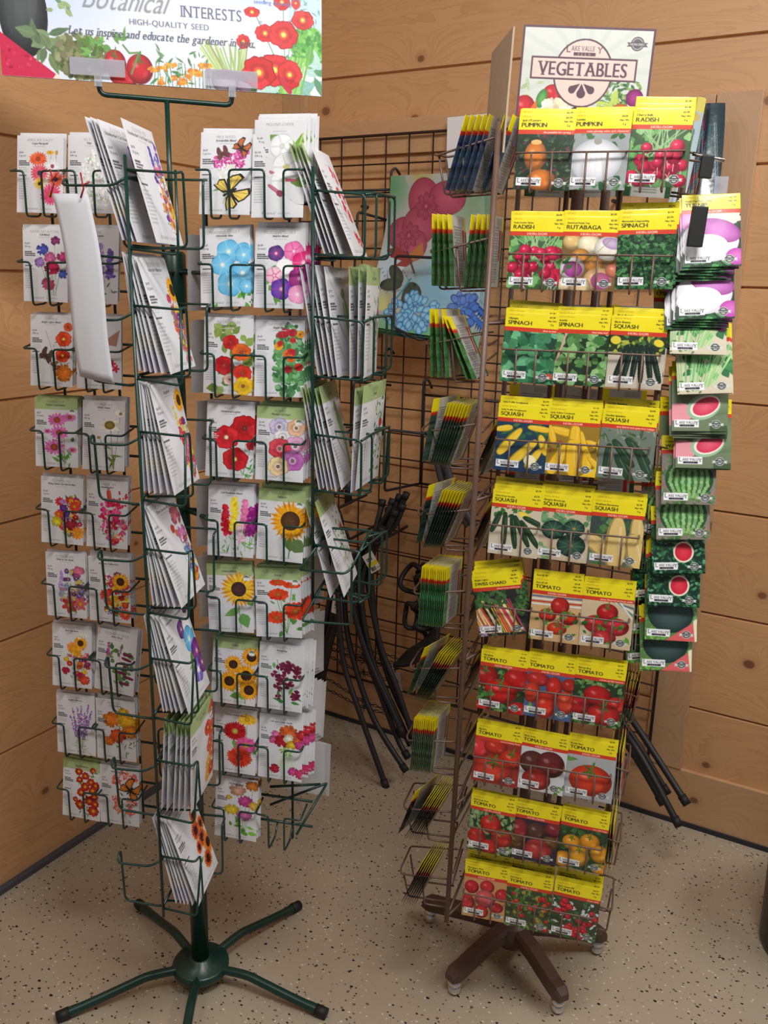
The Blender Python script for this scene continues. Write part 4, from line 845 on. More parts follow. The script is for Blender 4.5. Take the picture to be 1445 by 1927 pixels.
# ================================================================== racks: frames of reference
class Frame:
    def __init__(s, x, y, deg): s.o = Vector((x, y, 0)); s.t = R(deg); s.u = Vector((math.cos(s.t), -math.sin(s.t), 0)); s.b = Vector((math.sin(s.t), math.cos(s.t), 0))
    def p(s, u, b, z): return s.o + s.u * u + s.b * b + Vector((0, 0, z))
    def yaw(s, side): return -s.t + {'front': 0, 'right': math.pi / 2, 'left': -math.pi / 2, 'back': math.pi}[side]
FC = Frame(-0.2, 1.45, 12); FA = Frame(-0.54, 1.55, 12); FBf = Frame(-0.35, 1.33, 6); FD = Frame(-0.1, 1.42, 8)
FF = Frame(0.31, 1.43, 15)
JR = random.Random(5)
def packet(name, me, P, yaw, lean=0.0, twist=0.0, label='', cat='seed packet', group=None):
    o = bpy.data.objects.new(name, me); COL.objects.link(o)
    o.matrix_world = Matrix.Translation(P) @ Matrix.Rotation(yaw, 4, 'Z') @ Matrix.Rotation(-lean, 4, 'X') @ Matrix.Rotation(twist, 4, 'Y')
    return tag(o, label, cat, group)
def stack(name, me, P, yaw, lean, n, gap, lab_front, lab_rest, twist=0.0, up=0.004, jit=0.6, step=0.0008):
    back = Vector((-math.sin(yaw), math.cos(yaw), 0)); side = Vector((math.cos(yaw), math.sin(yaw), 0)); g = lab_rest
    for k in range(n):
        q = P + back * (k * gap) + Vector((0, 0, (JR.uniform(0, up) + up * .5 if k else 0))) + side * ((JR.uniform(-.0015, .0015) + k * step) if k else 0)
        tw = twist + R(JR.uniform(-jit, jit) if k else 0)
        packet(name, me, q, yaw, lean + R(JR.uniform(-.5, .5) if k else 0), tw, lab_front if k == 0 else lab_rest, 'seed packet', g if k else None)

W1, H1 = 0.085, 0.125; W2, H2 = 0.122, 0.174; WV, HV = 0.0865, 0.113
BB = flower_back(); BBG = flower_back(green=True)
def FM(key, title, sub, art, green=False, big=False, **kw):
    w, h = (W2, H2) if big else (W1, H1)
    F = flower_front(key, title, sub, art, green, 122 if big else 85, 176 if big else 130, cell=1.0 if big else 0.8, **kw)
    return packet_mesh('flower_packet', F, BBG if green else BB, w, h, 0.0017, 0.0005 if big else 0.0003, P_BI, len(title) + len(sub))
def VM(key, title, sub, band, art, pic=(46, 82, 52), **kw):
    return packet_mesh('vegetable_packet', veg_front(key, title, sub, band, art, **kw), veg_back(pic), WV, HV, 0.0014, 0.0002, P_LV, len(sub))

# ---- left rack contents
C_ROWS = [
 [('MILKWEED', 'Irresistible Blend', a_milkweed, 0, 4, 'pink milkweed and yellow swallowtail butterfly'), ('MOONFLOWER', '', a_moonflower, 0, 6, 'big white moonflower with green leaves')],
 [('MORNING GLORY', 'Heavenly Blue', a_heavenly, 0, 4, 'sky blue morning glories'), ('MORNING GLORY', 'Sunrise Blend', a_sunrise, 0, 7, 'purple, pink and magenta morning glories')],
 [('NASTURTIUM', 'Jewel Blend', a_jewel, 0, 4, 'red and orange nasturtiums on large leaves'), ('NASTURTIUM', 'Single Blend', a_trailing, 0, 5, 'trailing nasturtiums in round green leaves')],
 [('POPPY', 'American Legion', a_redpoppy, 0, 6, 'bright red poppies'), ('POPPY', 'Mother of Pearl', a_pearl, 1, 4, 'pastel poppies under a green header')],
 [('SNAPDRAGON', 'Tall Maximum Blend', a_snapdragon, 0, 4, 'tall red, yellow and pink snapdragons'), ('SUNFLOWER', 'Sunspot', a_sunspot, 1, 8, 'one huge orange sunflower under a green header')],
 [('SUNFLOWER', 'Lemon Queen', a_lemonqueen, 1, 4, 'lemon yellow sunflower with a green leaf below'), ('MEXICAN SUNFLOWER', 'Torch', a_torch, 1, 7, 'orange red Mexican sunflowers')],
 [('SUNFLOWER', 'Zohar', a_zohar, 1, 5, 'five golden sunflowers'), ('SWEET PEA', 'Beaujolais', a_sweetpea, 0, 6, 'dark maroon sweet peas')],
 [('ZINNIA', 'Cactus Flower Blend', a_cactus, 0, 4, 'spiky red, pink and yellow zinnias'), ('ZINNIA', 'Cut and Come Again', a_cutcome, 0, 7, 'zinnia bouquet in a glass vase')],
 [('ZINNIA', 'Persian Carpet', a_persian, 0, 4, 'pink, yellow and peach zinnias'), None]]
A_ROWS = [
 [('AFRICAN DAISY', 'Cape Marigold', a_africandaisy, 0, 3, 'orange and pink African daisies'), ('ALYSSUM', 'Tiny Tim', a_alyssum, 0, 2, 'tiny white alyssum')],
 [("BACHELOR'S BUTTON", 'Tall Blend', a_bachelor, 0, 3, "blue, pink and mauve bachelor's buttons"), ('LUPINE', 'Annual Lupine', a_lupine, 0, 2, 'violet lupine spikes')],
 [('COSMOS', 'Bright Lights Blend', a_cosmos, 0, 3, 'orange cosmos and a dark butterfly'), ('CYPRESS VINE', 'Lumine Blend', a_hummer, 0, 2, 'hummingbird at small red flowers')],
 [('ECHINACEA', 'Purple Coneflower', a_coneflower, 1, 5, 'pink coneflowers under a green header'), ('ECHINACEA', 'White Swan', a_whiteswan, 0, 4, 'drooping white coneflower')],
 [('FLOWER MIX', 'Bring Home the Butterflies', mix([RD, OG, YE, PU, MG, (200, 150, 220)], 72, 42, 50, 7, 56, 24, ex_butter), 0, 3, 'mixed flowers, a yellow bloom at the left'), ('FLOWER MIX', 'Hummingbird', mix([MG, RD, PK], 80, 38, 30, 6, 54, 24, ex_hum), 0, 3, 'crimson and magenta mixed flowers')],
 [('FLOWER MIX', 'Made in the Shade', mix([(180, 110, 160), PU, (150, 160, 200), (220, 200, 120), (120, 60, 120)], 74, 42, 56, 6, 54, 26, ex_shade), 0, 3, 'mauve mixed flowers with a pink rose'), ('FLOWER MIX', 'Precious Pollinators', mix([YE, RD, PU, MG, OG], 74, 42, 46, 6, 54, 26, ex_poll), 0, 5, 'mixed flowers with one yellow sunflower')],
 [('FLOWER MIX', 'Save the Bees', mix([OG, YE, MG, PU, RD], 74, 40, 40, 5.5, 54, 24, ex_bees), 0, 4, 'orange mixed flowers and a small sunflower'), ('HYACINTH BEAN', 'Ruby Moon', a_hyacinth, 0, 5, 'purple hyacinth bean pods')],
 [('LAVENDER', 'English Hidcote', a_lavender, 0, 3, 'purple lavender stems'), ('MARIGOLD', 'Crackerjack', a_marigold, 0, 4, 'orange and yellow marigold balls')],
 [('', 'Red Marietta', a_redmarigold, 1, 4, 'dark red marigolds with yellow centres'), ('', 'Butterfly Flower', a_butterflyweed, 0, 3, 'coral butterfly weed and a monarch')]]
def green_pocket(fr, uc, z0, parent, w=0.0885):
    l, r_ = uc - w / 2, uc + w / 2; zb = z0 + 0.066; f = -0.0075
    paths = []
    for (a, b_) in ((l, uc - w * .21), (r_, uc + w * .14)):
        paths.append([fr.p(a, .035, zb + .008), fr.p(a, f, zb), fr.p(b_, f, zb), fr.p(b_, f, z0 - .006), fr.p(b_, .03, z0 - .004), fr.p(b_, .045, z0 + .02)])
    wires('pocket_basket', paths, 0.0019, M_GREEN, parent, 0.007, 6)
RACK_L = empty('seed_display_rack', (-0.378, 1.594, 0)); tag(RACK_L, 'dark green wire spinner rack on a spider leg base holding flower seed packets', 'display rack')
inv = Vector((0.378, -1.594, 0))
def relink(o):            # children are built in world coordinates, then moved under their rack
    return o
class Child:              # parent proxy: parts are built in world space, keep them there under the root
    pass
def under(root, objs):
    for o in objs:
        o.parent = root; o.matrix_parent_inverse = root.matrix_basis.inverted()
def build_under(root, fn):
    before = set(bpy.data.objects); fn(); 
    for o in [q for q in bpy.data.objects if q not in before and q.parent is None]: under(root, [o])
bpy.context.view_layer.update()
zC = lambda i: 1.590 - 0.1424 * i; zA = lambda i: 1.592 - 0.1465 * i; zB = lambda i: 1.540 - 0.189 * i; zF = lambda i: 1.636 - 0.1497 * i
def uC(i, c): return -0.021 - 0.001 * i + (-0.0445 if c == 0 else 0.0445)
def uA(i, c): return -0.008 - 0.0012 * i + (-0.0475 if c == 0 else 0.0475 - 0.0012 * i)
def left_rack_parts():
    P = None
    # pole, collar, hub, legs
    lathe('center_pole', [(0.0125, 0.10), (0.0125, 0.8), (0.0125, 1.52), (0.010, 1.525)], M_GREEN, P, 20, (-0.378, 1.594, 0))
    lathe('pole_sleeve', [(0.0185, 0.052), (0.0185, 0.56), (0.017, 0.565)], M_GREEN, P, 20, (-0.378, 1.594, 0))
    lathe('pole_sleeve', [(0.019, 1.43), (0.021, 1.44), (0.021, 1.53), (0.017, 1.535)], M_GREEN, P, 20, (-0.378, 1.594, 0))
    lathe('base_hub', [(0.010, 0.030), (0.058, 0.031), (0.061, 0.036), (0.061, 0.046), (0.056, 0.051), (0.026, 0.054), (0.024, 0.062), (0.01, 0.062)], M_GREEN, P, 30, (-0.378, 1.594, 0))
    for a in (-156, -88, -19, 50, 132):
        d = Vector((math.cos(R(a)), math.sin(R(a)), 0)); c0 = Vector((-0.378, 1.594, 0))
        pts = smooth_path([c0 + d * .045 + Vector((0, 0, .042)), c0 + d * .11 + Vector((0, 0, .047)), c0 + d * .15 + Vector((0, 0, .040)), c0 + d * .22 + Vector((0, 0, .025)), c0 + d * .295 + Vector((0, 0, .0115))], 6)
        bm = bmesh.new(); tube_into(bm, pts, [.0095 if i < len(pts) - 4 else .0105 for i in range(len(pts))], 12); leg = finish('leg', bm, M_GREEN)
        tip = c0 + d * .295 + Vector((0, 0, .0115)); q = (pts[-1] - pts[-2]).normalized()
        bm = bmesh.new(); tube_into(bm, [tip - q * .022, tip + q * .004], .0118, 12); cap = finish('foot_cap', bm, M_BLACKCAP); cap['label'] = 'black rubber foot cap'
        cap.parent = leg
    # top bracket
    up = lambda x, z, y=0: Vector((-0.379 + x, 1.594 + y, z))
    wires('sign_bracket', [[up(0, 1.50), up(0, 1.778)], [up(-.105, 1.818, -.024), up(-.105, 1.780, -.024), up(.105, 1.776, .024), up(.105, 1.806, .024)]], 0.0042, M_GREEN, P, 0.012, 10)
    for sx in (-1, 1):
        bm = bmesh.new(); c = up(.105 * sx, 0, .024 * sx) + Vector((.222, -.975, 0)) * .0075; u = Vector((.975, .222, 0))
        z = 1.812 if sx < 0 else 1.809
        for (a, b0, h0, h1, t) in ((-.043, .043, -.006, .020, .003), (-.006, .006, -.022, -.004, .006)):
            vs = []
            for s1 in (a, b0):
                for s2 in (-t, t):
                    for s3 in (h0, h1): vs.append(bm.verts.new(c + u * s1 + Vector((.222, -.975, 0)) * s2 + Vector((0, 0, z + s3))))
            bmesh.ops.convex_hull(bm, input=vs)
        o = finish('sign_clip', bm, M_CLEAR); o['label'] = 'frosted clear plastic clip holding the banner'
    # panel frames: thin back ladders for every wing
    def ladder(fr, u0, u1, b, z0, z1, rows, posts):
        ps = [[fr.p(u, b, z0), fr.p(u, b, z1)] for u in posts] + [[fr.p(u0, b, z), fr.p(u1, b, z)] for z in rows]
        wires('wing_frame', ps, 0.0026, M_GREEN, P, 0)
    ladder(FC, -.115, .068, .044, .44, 1.65, [zC(i) + .02 for i in range(9)] + [zC(i) + .075 for i in range(9)], (-.115, .028))
    ladder(FA, -.105, .088, .044, .41, 1.66, [zA(i) + .02 for i in range(9)] + [zA(i) + .075 for i in range(9)], (-.06, .0, .05))
    wires('wing_frame', [[FBf.p(-.03, 0, .38), FBf.p(-.03, 0, 1.66)], [FBf.p(-.03, .14, .38), FBf.p(-.03, .14, 1.66)]] + [[FBf.p(-.03, 0, zB(i) + q), FBf.p(-.03, .15, zB(i) + q)] for i in range(7) for q in (-.004, .09)], 0.0026, M_GREEN, P, 0)
    wires('wing_frame', [[FD.p(-.02, 0, .95), FD.p(-.02, 0, 1.66)], [FD.p(-.02, .15, .95), FD.p(-.02, .15, 1.66)]] + [[FD.p(-.02, 0, zB(i) + q - .01), FD.p(-.02, .17, zB(i) + q - .01)] for i in range(4) for q in (-.004, .09)], 0.003, M_GREEN, P, 0)
    c0 = Vector((-0.378, 1.594, 0))
    for z in (1.50, 1.07, 0.58):
        wires('spoke', [[c0 + Vector((0, 0, z)), FC.p(-.115, .044, z)], [c0 + Vector((0, 0, z)), FC.p(.0, .044, z + .02)], [c0 + Vector((0, 0, z)), FA.p(.088, .044, z)], [c0 + Vector((0, 0, z)), FBf.p(-.03, .14, z)]], 0.004, M_GREEN, P, 0)
    for i in range(9):
        for c in (0, 1):
            green_pocket(FC, uC(i, c), zC(i), P); green_pocket(FA, uA(i, c), zA(i), P, .093)
    for i in range(7):      # side pockets: right facing
        z = zB(i) - .004; hb = .104
        wires('pocket_basket', [[FBf.p(-.03, 0, z + hb), FBf.p(.046 - i * .002, -.002, z + hb - .004), FBf.p(.050 - i * .002, .012, z + hb), FBf.p(.050 - i * .002, .02, z), FBf.p(-.03, .02, z - .004)],
                                [FBf.p(-.03, 0, z + hb), FBf.p(-.03, .13, z + hb)], [FBf.p(.044, -.002, z + hb), FBf.p(.044 - i * .002, -.002, z - .012), FBf.p(-.03, .0, z - .004)],
                                [FBf.p(-.03, .13, z + hb), FBf.p(.05, .13, z + hb), FBf.p(.05, .105, z + hb - .002), FBf.p(.05, .10, z), FBf.p(-.03, .10, z)]], 0.0021, M_GREEN, P, 0.009)
    for i in range(7):      # side pockets: left facing, empty
        z = zB(i) - .004; hb = .082
        l = -.128 if i < 1 else -.112
        wires('pocket_basket', [[FBf.p(-.03, .002, z + hb + .012), FBf.p(-.05, -.002, z + hb), FBf.p(l, .0, z + hb), FBf.p(l, .02, z + hb + .014), FBf.p(l + .003, .02, z - .012), FBf.p(-.04, .02, z - .018), FBf.p(-.03, .01, z)],
                                [FBf.p(-.03, .0, z + hb + .012), FBf.p(-.03, .11, z + hb + .02)], [FBf.p(-.03, .11, z + hb + .02), FBf.p(l + .045, .11, z + hb + .02), FBf.p(l + .045, .11, z), FBf.p(-.03, .11, z)]], 0.0021, M_GREEN, P, 0.012)
    for i in range(4):
        z = zB(i) - .012; hb = .098; f = .062
        wires('pocket_basket', [[FD.p(-.02, 0, z + hb), FD.p(-.02, .12, z + hb)], [FD.p(f, -.004, z + hb - .006), FD.p(f + .012, .03, z + hb), FD.p(f + .024, .09, z + hb), FD.p(f + .03, .11, z + hb)], [FD.p(-.02, .0, z + hb), FD.p(f, -.004, z + hb - .006), FD.p(f, -.004, z), FD.p(-.02, 0, z + .004)], [FD.p(f, -.004, z), FD.p(f + .012, .03, z)],
                                [FD.p(-.02, .04, z + hb), FD.p(f + .012, .03, z + hb), FD.p(f + .012, .03, z), FD.p(-.02, .05, z)],
                                [FD.p(-.02, .12, z + hb), FD.p(f + .024, .09, z + hb), FD.p(f + .024, .09, z), FD.p(-.02, .12, z)],
                                [FD.p(f, .06, z + hb), FD.p(f + .03, .11, z + hb), FD.p(f + .03, .11, z + .01), FD.p(f, .10, z)]], 0.0021, M_GREEN, P, 0.009)
    z = .935
    wires('pocket_basket', [[FD.p(-.03, -.05, z + .095), FD.p(.045, -.05, z + .093), FD.p(.055, -.04, z + .1), FD.p(.055, -.04, z), FD.p(-.03, -.04, z), FD.p(.0, .05, z + .06), FD.p(.0, .05, z + .14)], [FD.p(-.03, -.05, z + .095), FD.p(.0, .05, z + .14), FD.p(.07, .05, z + .14), FD.p(.055, -.04, z + .1)], [FD.p(.0, .05, z + .03), FD.p(.06, .03, z + .02)]], 0.0022, M_GREEN, P, 0.006)
    z = zC(8)
    wires('pocket_basket', [[FC.p(-.02, .05, z + .05), FC.p(.075, .12, z + .07), FC.p(.05, .0, z + .03)], [FC.p(-.02, .05, z + .09), FC.p(.07, .09, z + .085)]], 0.0026, M_GREEN, P, 0.004)
build_under(RACK_L, left_rack_parts)

def disp(t, s_): 
    return (t.title() + (' ' + s_ if s_ else '')).strip()
for wing, fr, rows, zz, uu, wn in (('C', FC, C_ROWS, zC, uC, 'right hand panel of the green rack'), ('A', FA, A_ROWS, zA, uA, 'left hand panel of the green rack')):
    for i, row in enumerate(rows):
        for c, it in enumerate(row):
            if not it: continue
            title, sub, art, gr, n, desc = it
            me = FM(wing + str(i) + str(c), title, sub, art, bool(gr), price='$%d.%d9' % (1 + (i + c) % 3, 6 - (c * 2)), amt=('2 grams', '150 mg', '500 mg', '25 seeds')[(i + 2 * c) % 4])
            if (wing, i, c) == ('C', 0, 1): dz = .016
            else: dz = 0
            tw = R(JR.uniform(-1.5, 1.5)) + (R(-3) if (wing, i, c) in (('C', 5, 0), ('C', 1, 0), ('C', 5, 1)) else 0) + (R(3) if (wing, i, c) == ('A', 6, 1) else 0)
            P = fr.p(uu(i, c) + (0.0 if c == 0 else .001), 0.0, zz(i) + dz)
            stack('flower_seed_packet', me, P, fr.yaw('front') + R(JR.uniform(-2.5, 2.5)), R(7 + JR.uniform(-2, 2)), n, .0042,
                  'white seed packet showing %s' % desc, 'white seed packet stacked behind the one showing %s' % desc, tw, 0.007 if c else 0.004, .6, .0026 if (wing, c) == ('C', 1) else .0009)
            if (wing, i, c) == ('C', 0, 1):
                packet('flower_seed_packet', me, fr.p(uu(i, c), -.003, zz(i) - .004), fr.yaw('front'), R(7), R(-.5), 'lower moonflower packet peeking out under the front moonflower packet')
# large packets, right facing, seen from their near edge
B_ROWS = [('FLOWER MIX', "Grandmother's Cut Flower Garden", a_grandma, 0, [(-.038, 16), (-.031, 16), (-.024, 17), (-.017, 17), (.010, 15)], 'cottage flowers, topmost of its column'),
 ('FLOWER MIX', 'Save the Pollinators', a_mixsun, 0, [(-.024, 6), (-.016, 8), (-.007, 10), (.002, 11), (.012, 13), (.023, 15)], 'a sunflower over bright mixed flowers'),
 ('FLOWER MIX', 'Songbird', a_songbird, 0, [(-.026, 0), (-.018, 2), (-.008, 4), (.001, 6), (.012, 9), (.022, 11)], 'songbird flower mix with a yellow daisy on top'),
 ('FLOWER MIX', 'Three Season Blooms', a_threeseason, 0, [(-.020, 4), (-.012, 7), (-.003, 10), (.006, 13), (.016, 16), (.026, 18)], 'roses above orange and purple flowers'),
 ('MORNING GLORY', 'Something Old Something Blue', a_glories, 0, [(-.012, 8), (-.005, 9), (.003, 10), (.011, 12), (.019, 13), (.030, 15)], 'purple and blue morning glories, large size'),
 ('SNAPDRAGON', 'Giant Blend', a_orangesnap, 1, [(-.022, -4), (-.013, -4), (-.003, -5), (.007, -4), (.017, -3), (.028, -2)], 'orange snapdragons under a green header'),
 ('SUNFLOWER', 'Velvet Crimson', a_redsun, 0, [(-.004, 12), (.004, 13), (.011, 14), (.018, 15), (.025, 16), (.034, 17)], 'dark red sunflowers, lowest of its column')]
for i, (title, sub, art, gr, L, desc) in enumerate(B_ROWS):
    me = FM('B%d' % i, title, sub, art, bool(gr), big=True, price='$4.99', amt='20 grams')
    yaw = R(84); d = Vector((math.cos(yaw), math.sin(yaw), 0))
    for k, (u, ln) in enumerate(L):
        P = FBf.p(u, 0, zB(i) + .003 * (len(L) - k) / len(L)) + d * (W2 / 2 + .002)
        last = k == len(L) - 1
        packet('flower_seed_packet', me, P, yaw + R(JR.uniform(-1, 1) - (2 if not last else 0)), R(ln), R(JR.uniform(-1, 1)),
               ('large seed packet showing %s' if last else 'large packet fanned behind %s') % desc, 'seed packet', None if last else 'large packets fanned behind %s' % desc)
D_ROWS = [('FLOWER MIX', 'Wildflower', a_redtall, 1, [(-.002, 19), (.006, 20), (.014, 20), (.022, 21)], 'red flowers under a green header, top side pocket'),
 ('', '', a_redtall, 0, [(.044, 23)], 'red flowers on white, right end of top side pocket'),
 ('FLOWER MIX', 'Cut Flower', a_chives, 0, [(-.012, 10), (-.003, 10), (.005, 10), (.013, 10), (.026, 8)], 'plain white header, second side pocket'),
 ('HERB', 'Garlic Chives', a_green, 1, [(.040, 1), (.052, 0), (.062, -1)], 'green header, upright in the second side pocket'),
 ('CHIVES', 'Common', a_chives, 1, [(-.010, 10), (-.003, 11), (.004, 11), (.011, 12), (.018, 12), (.028, 13)], 'chive stalks under a green header, third side pocket'),
 ('GREENS', 'Blend', a_green, 1, [(.052, -2), (.060, -4)], 'leafy greens, right end of the third side pocket'),
 ('BASIL', 'Italian', a_green, 1, [(.010, 15), (.034, 17)], 'green header, leaning in the lowest side pocket')]
for j, (title, sub, art, gr, L, desc) in enumerate(D_ROWS):
    i = (0, 0, 1, 1, 2, 2, 3)[j]; me = FM('D%d' % j, title, sub, art, bool(gr), big=True, price='$3.99')
    yaw = R(81); d = Vector((math.cos(yaw), math.sin(yaw), 0))
    for k, (u, ln) in enumerate(L):
        P = FD.p(u, 0.004, zB(i) - .010 + (.004 if k % 2 else 0)) + d * (W2 / 2); last = k == len(L) - 1
        packet('flower_seed_packet', me, P, yaw - R(6 if (j, k) == (2, 4) else (8 if j == 5 else 0)), R(ln), R(JR.uniform(-1, 1)), ('large seed packet, %s' if last else 'large packet behind %s') % desc, 'seed packet', None if last else 'large packets behind: %s' % desc)
# packets of the far side, mostly seen from behind
_bb = np.tile(lin((206, 206, 210)), (20, 14, 1)); WB = packet_mesh('flower_packet', _bb, _bb, W1, H1, .0018, .0003, P_BI, 3)
GLV = ['milkweed', 'morning glory', 'nasturtium', 'poppy', 'snapdragon', 'lemon sunflower', 'sweet pea', 'zinnia bouquet', 'peach zinnia']
VLV = ['pumpkin', 'rutabaga', 'black zucchini', 'yellow squash', 'butternut squash', 'swiss chard', 'plum tomato', 'black tomato', 'yellow tomato', 'cherry tomato']
far = [(590, .150)]
for i, n in ((5, 3), (6, 4), (7, 4)):
    for k in range(n):
        P = FC.p(.032 + .003 * k, .085 + .006 * k, zC(i) + .035 - .006 * k)
        packet('flower_seed_packet', WB, P, FC.yaw('back') + R(50 + 4 * k), R(4), R(JR.uniform(-6, 6)), 'blank white packet back behind the right end of the %s pocket' % GLV[i], 'seed packet', 'blank packet backs beside the %s pocket' % GLV[i])
for k in range(2):
    packet('flower_seed_packet', WB, FC.p(.022 + .012 * k, .13 + .01 * k, zC(8) + .035), FC.yaw('back') + R(4 - 14 * k), R(5), R(-4), 'blank white packet back above the empty lowest right basket', 'seed packet', 'blank packet backs above the empty basket')
for i in range(1, 8):
    for k in range(3):
        P = FC.p(-.135 - .004 * k, .10 + .012 * k, zC(i) - .01)
        packet('flower_seed_packet', WB, P, FC.yaw('back') + R(50), R(5), R(JR.uniform(-3, 3)), 'shaded seed packet beside the green centre pole, left of the %s packets' % GLV[i], 'seed packet', 'shaded packets left of the %s packets' % GLV[i])
# white folded sheet hanging in the left facing baskets
bm = bmesh.new(); n = 18; cols = []
for i in range(n + 1):
    t = i / n; z = 1.606 - .262 * t; x = -.140 + .030 * t + .006 * math.sin(t * 5)
    cols.append([bm.verts.new(FBf.p(x + .054 * q, -.006 - .0015 * math.sin(3.1 * q) + .003 * (abs(q - .55) - .3) * (1 - .4 * math.sin(t * 6)) - .006 * math.sin(t * 3) , z - .010 * q * (t > .9))) for q in np.linspace(0, 1, 9)])
for i in range(n):
    for k in range(8): f = bm.faces.new((cols[i + 1][k], cols[i + 1][k + 1], cols[i][k + 1], cols[i][k])); f.smooth = True
o = finish('folded_paper', bm, M_PAPER); md = o.modifiers.new('thick', 'SOLIDIFY'); md.thickness = .0007
tag(o, 'long blank white folded sheet hanging from the empty green baskets at left', 'paper')
wires_o = wires('bread_tie', [[FBf.p(-.137, -.012, 1.638), FBf.p(-.132, -.014, 1.618), FBf.p(-.140, -.012, 1.60)], [FBf.p(-.124, -.012, 1.636), FBf.p(-.134, -.015, 1.622)]], .0013, mat('red_tie', (150, 30, 36), .5), None, 0)
tag(wires_o, 'small red twist tie at the top left of the white folded sheet', 'twist tie')
wires_o = wires('bread_tie', [[FBf.p(-.092, -.012, 1.634), FBf.p(-.088, -.014, 1.612), FBf.p(-.094, -.012, 1.60)], [FBf.p(-.079, -.012, 1.622), FBf.p(-.090, -.015, 1.616)]], .0013, bpy.data.materials['red_tie'], None, 0)
tag(wires_o, 'small red twist tie at the right edge of the white folded sheet', 'twist tie')

# ---- banner
def banner():
    w, h = 536, 300
    s = Art(w, h, 1.0, (226, 230, 242), seed=3)
    s.ell(80, 150, 150, 90, 0, (226, 230, 242), (196, 214, 242), al=.8); s.ell(430, 120, 120, 80, 0, (226, 230, 242), (190, 210, 240), al=.8)
    # bottom border of produce
    s.ell(40, 205, 38, 66, 0, (34, 36, 38), (86, 92, 92), p=2, off=(-.1, -.2)); s.ell(20, 190, 8, 44, 0, (70, 76, 76), al=.5); s.ell(56, 184, 7, 36, .1, (96, 100, 102), al=.4)
    s.poly([(0, 232), (90, 296), (86, 300), (0, 300)], (206, 38, 78)); s.poly([(86, 292), (96, 300), (80, 300)], (236, 224, 206)); s.cluster(26, 270, 24, 20, 20, 3, [(214, 60, 96), (190, 26, 64)])
    s.foliage(76, 160, 110, 200, 12, [(120, 150, 124), (150, 170, 120)], 20, 10); s.foliage(50, 232, 90, 262, 16, [(96, 120, 86), (120, 142, 100)], 30, 18)
    s.cluster(128, 262, 44, 34, 260, 6, [(110, 124, 80), (130, 126, 90), (92, 110, 64), (146, 150, 104)]); s.foliage(130, 240, 160, 270, 14, [(110, 170, 76), (90, 130, 60)], 18, 10)
    s.foliage(160, 226, 200, 250, 8, [(100, 150, 80)], 24, 8); s.tomato(182, 270, 18, 22, (206, 40, 50)); s.tomato(196, 290, 24, 16, (214, 40, 44), False); s.tomato(222, 276, 22, 24, (206, 34, 46)); s.stem([(196, 240), (206, 252), (222, 250), (208, 284)], (110, 150, 90), 3)
    for k in range(16):
        x = 244 + k * 6.4; s.stem([(x, 300), (x + s.r.uniform(-6, 6), 262)], (90, 140, 80), 1.2); s.foliage(x - 4, 244, x + 8, 296, 2, [(110, 150, 100), (80, 130, 80)], 16, 4); s.cluster(x, s.r.uniform(262, 294), 7, 5, 10, 3, [(236, 170, 60), (220, 130, 40)])
    for k in range(26): x = 336 + k * 3.2; s.line([(x + s.r.uniform(-20, 4), 222 + s.r.uniform(0, 16)), (x * .5 + 190, 278)], 3, s.jit((170, 190, 120), 24))
    s.tomato(368, 286, 26, 20, (226, 210, 226), False); s.ell(368, 274, 20, 7, 0, (190, 120, 180)); s.tomato(404, 288, 20, 18, (214, 180, 214), False); s.ell(404, 278, 15, 8, 0, (170, 70, 160))
    s.foliage(420, 240, 440, 290, 8, [(120, 150, 90)], 26, 12)
    s.rect(478, 120, 536, 200, (170, 204, 226), .6); s.foliage(480, 130, 536, 200, 36, [(140, 180, 180), (120, 164, 150)], 16, 3)
    s.cluster(512, 222, 30, 32, 300, 5, [(96, 176, 70), (70, 150, 60), (130, 196, 90)]); s.foliage(440, 250, 530, 296, 30, [(140, 186, 180), (96, 150, 110), (170, 206, 196), (120, 180, 90)], 40, 14)
    for k in range(14): x = 490 + s.r.uniform(-14, 26); s.line([(x, 240), (x - 14, 298)], 3.4, s.jit((140, 196, 90), 24))
    for x, y in ((416, 168), (468, 150), (490, 150), (500, 176), (434, 205), (450, 250)): s.stem([(x, y), (470, 276)], (120, 160, 120), 1.4)
    for x, y, q, sq in ((414, 172, 14, .6), (466, 152, 15, .9), (490, 152, 8, 1.3), (502, 178, 20, .8), (436, 204, 18, .8), (468, 204, 26, .9), (398, 220, 12, 1), (452, 262, 30, .9), (424, 268, 30, .9), (478, 268, 22, 1.1)): s.poppy(x, y, q, (216, 34, 36), (236, 190, 70), 5, sq, eye=(240, 150, 60))
    s.line([(466, 276), (470, 288), (478, 296)], 8, (196, 30, 60))
    # lettering
    s.text(133, 187, 'Botanical', 48, (150, 152, 160), shear=.42, bold=.6, wx=.76); s.text(294, 189, 'INTERESTS', 26, (100, 106, 126), serif=True, track=.03, bold=.5, wx=.80); s.text(425, 191, '\u00ae', 9, (110, 114, 130))
    s.text(275, 207, 'HIGH-QUALITY SEED', 13, (116, 120, 136), 'c', track=.06, bold=.7)
    s.text(264, 229, 'Let us inspire and educate the gardener in you.', 18.5, (78, 84, 98), 'c', serif=True, shear=.22, bold=.8, track=.035, wx=.80); s.text(458, 222, 'TM', 5, (90, 90, 100))
    s.text(452, 138, 'growing, sowing', 9.5, (90, 110, 170), 'c'); s.text(450, 148, 'sowing instructions and', 9.5, (90, 110, 170), 'c', bold=.3); s.text(450, 158, 'seedling drawing', 9.5, (90, 110, 170), 'c', bold=.3)
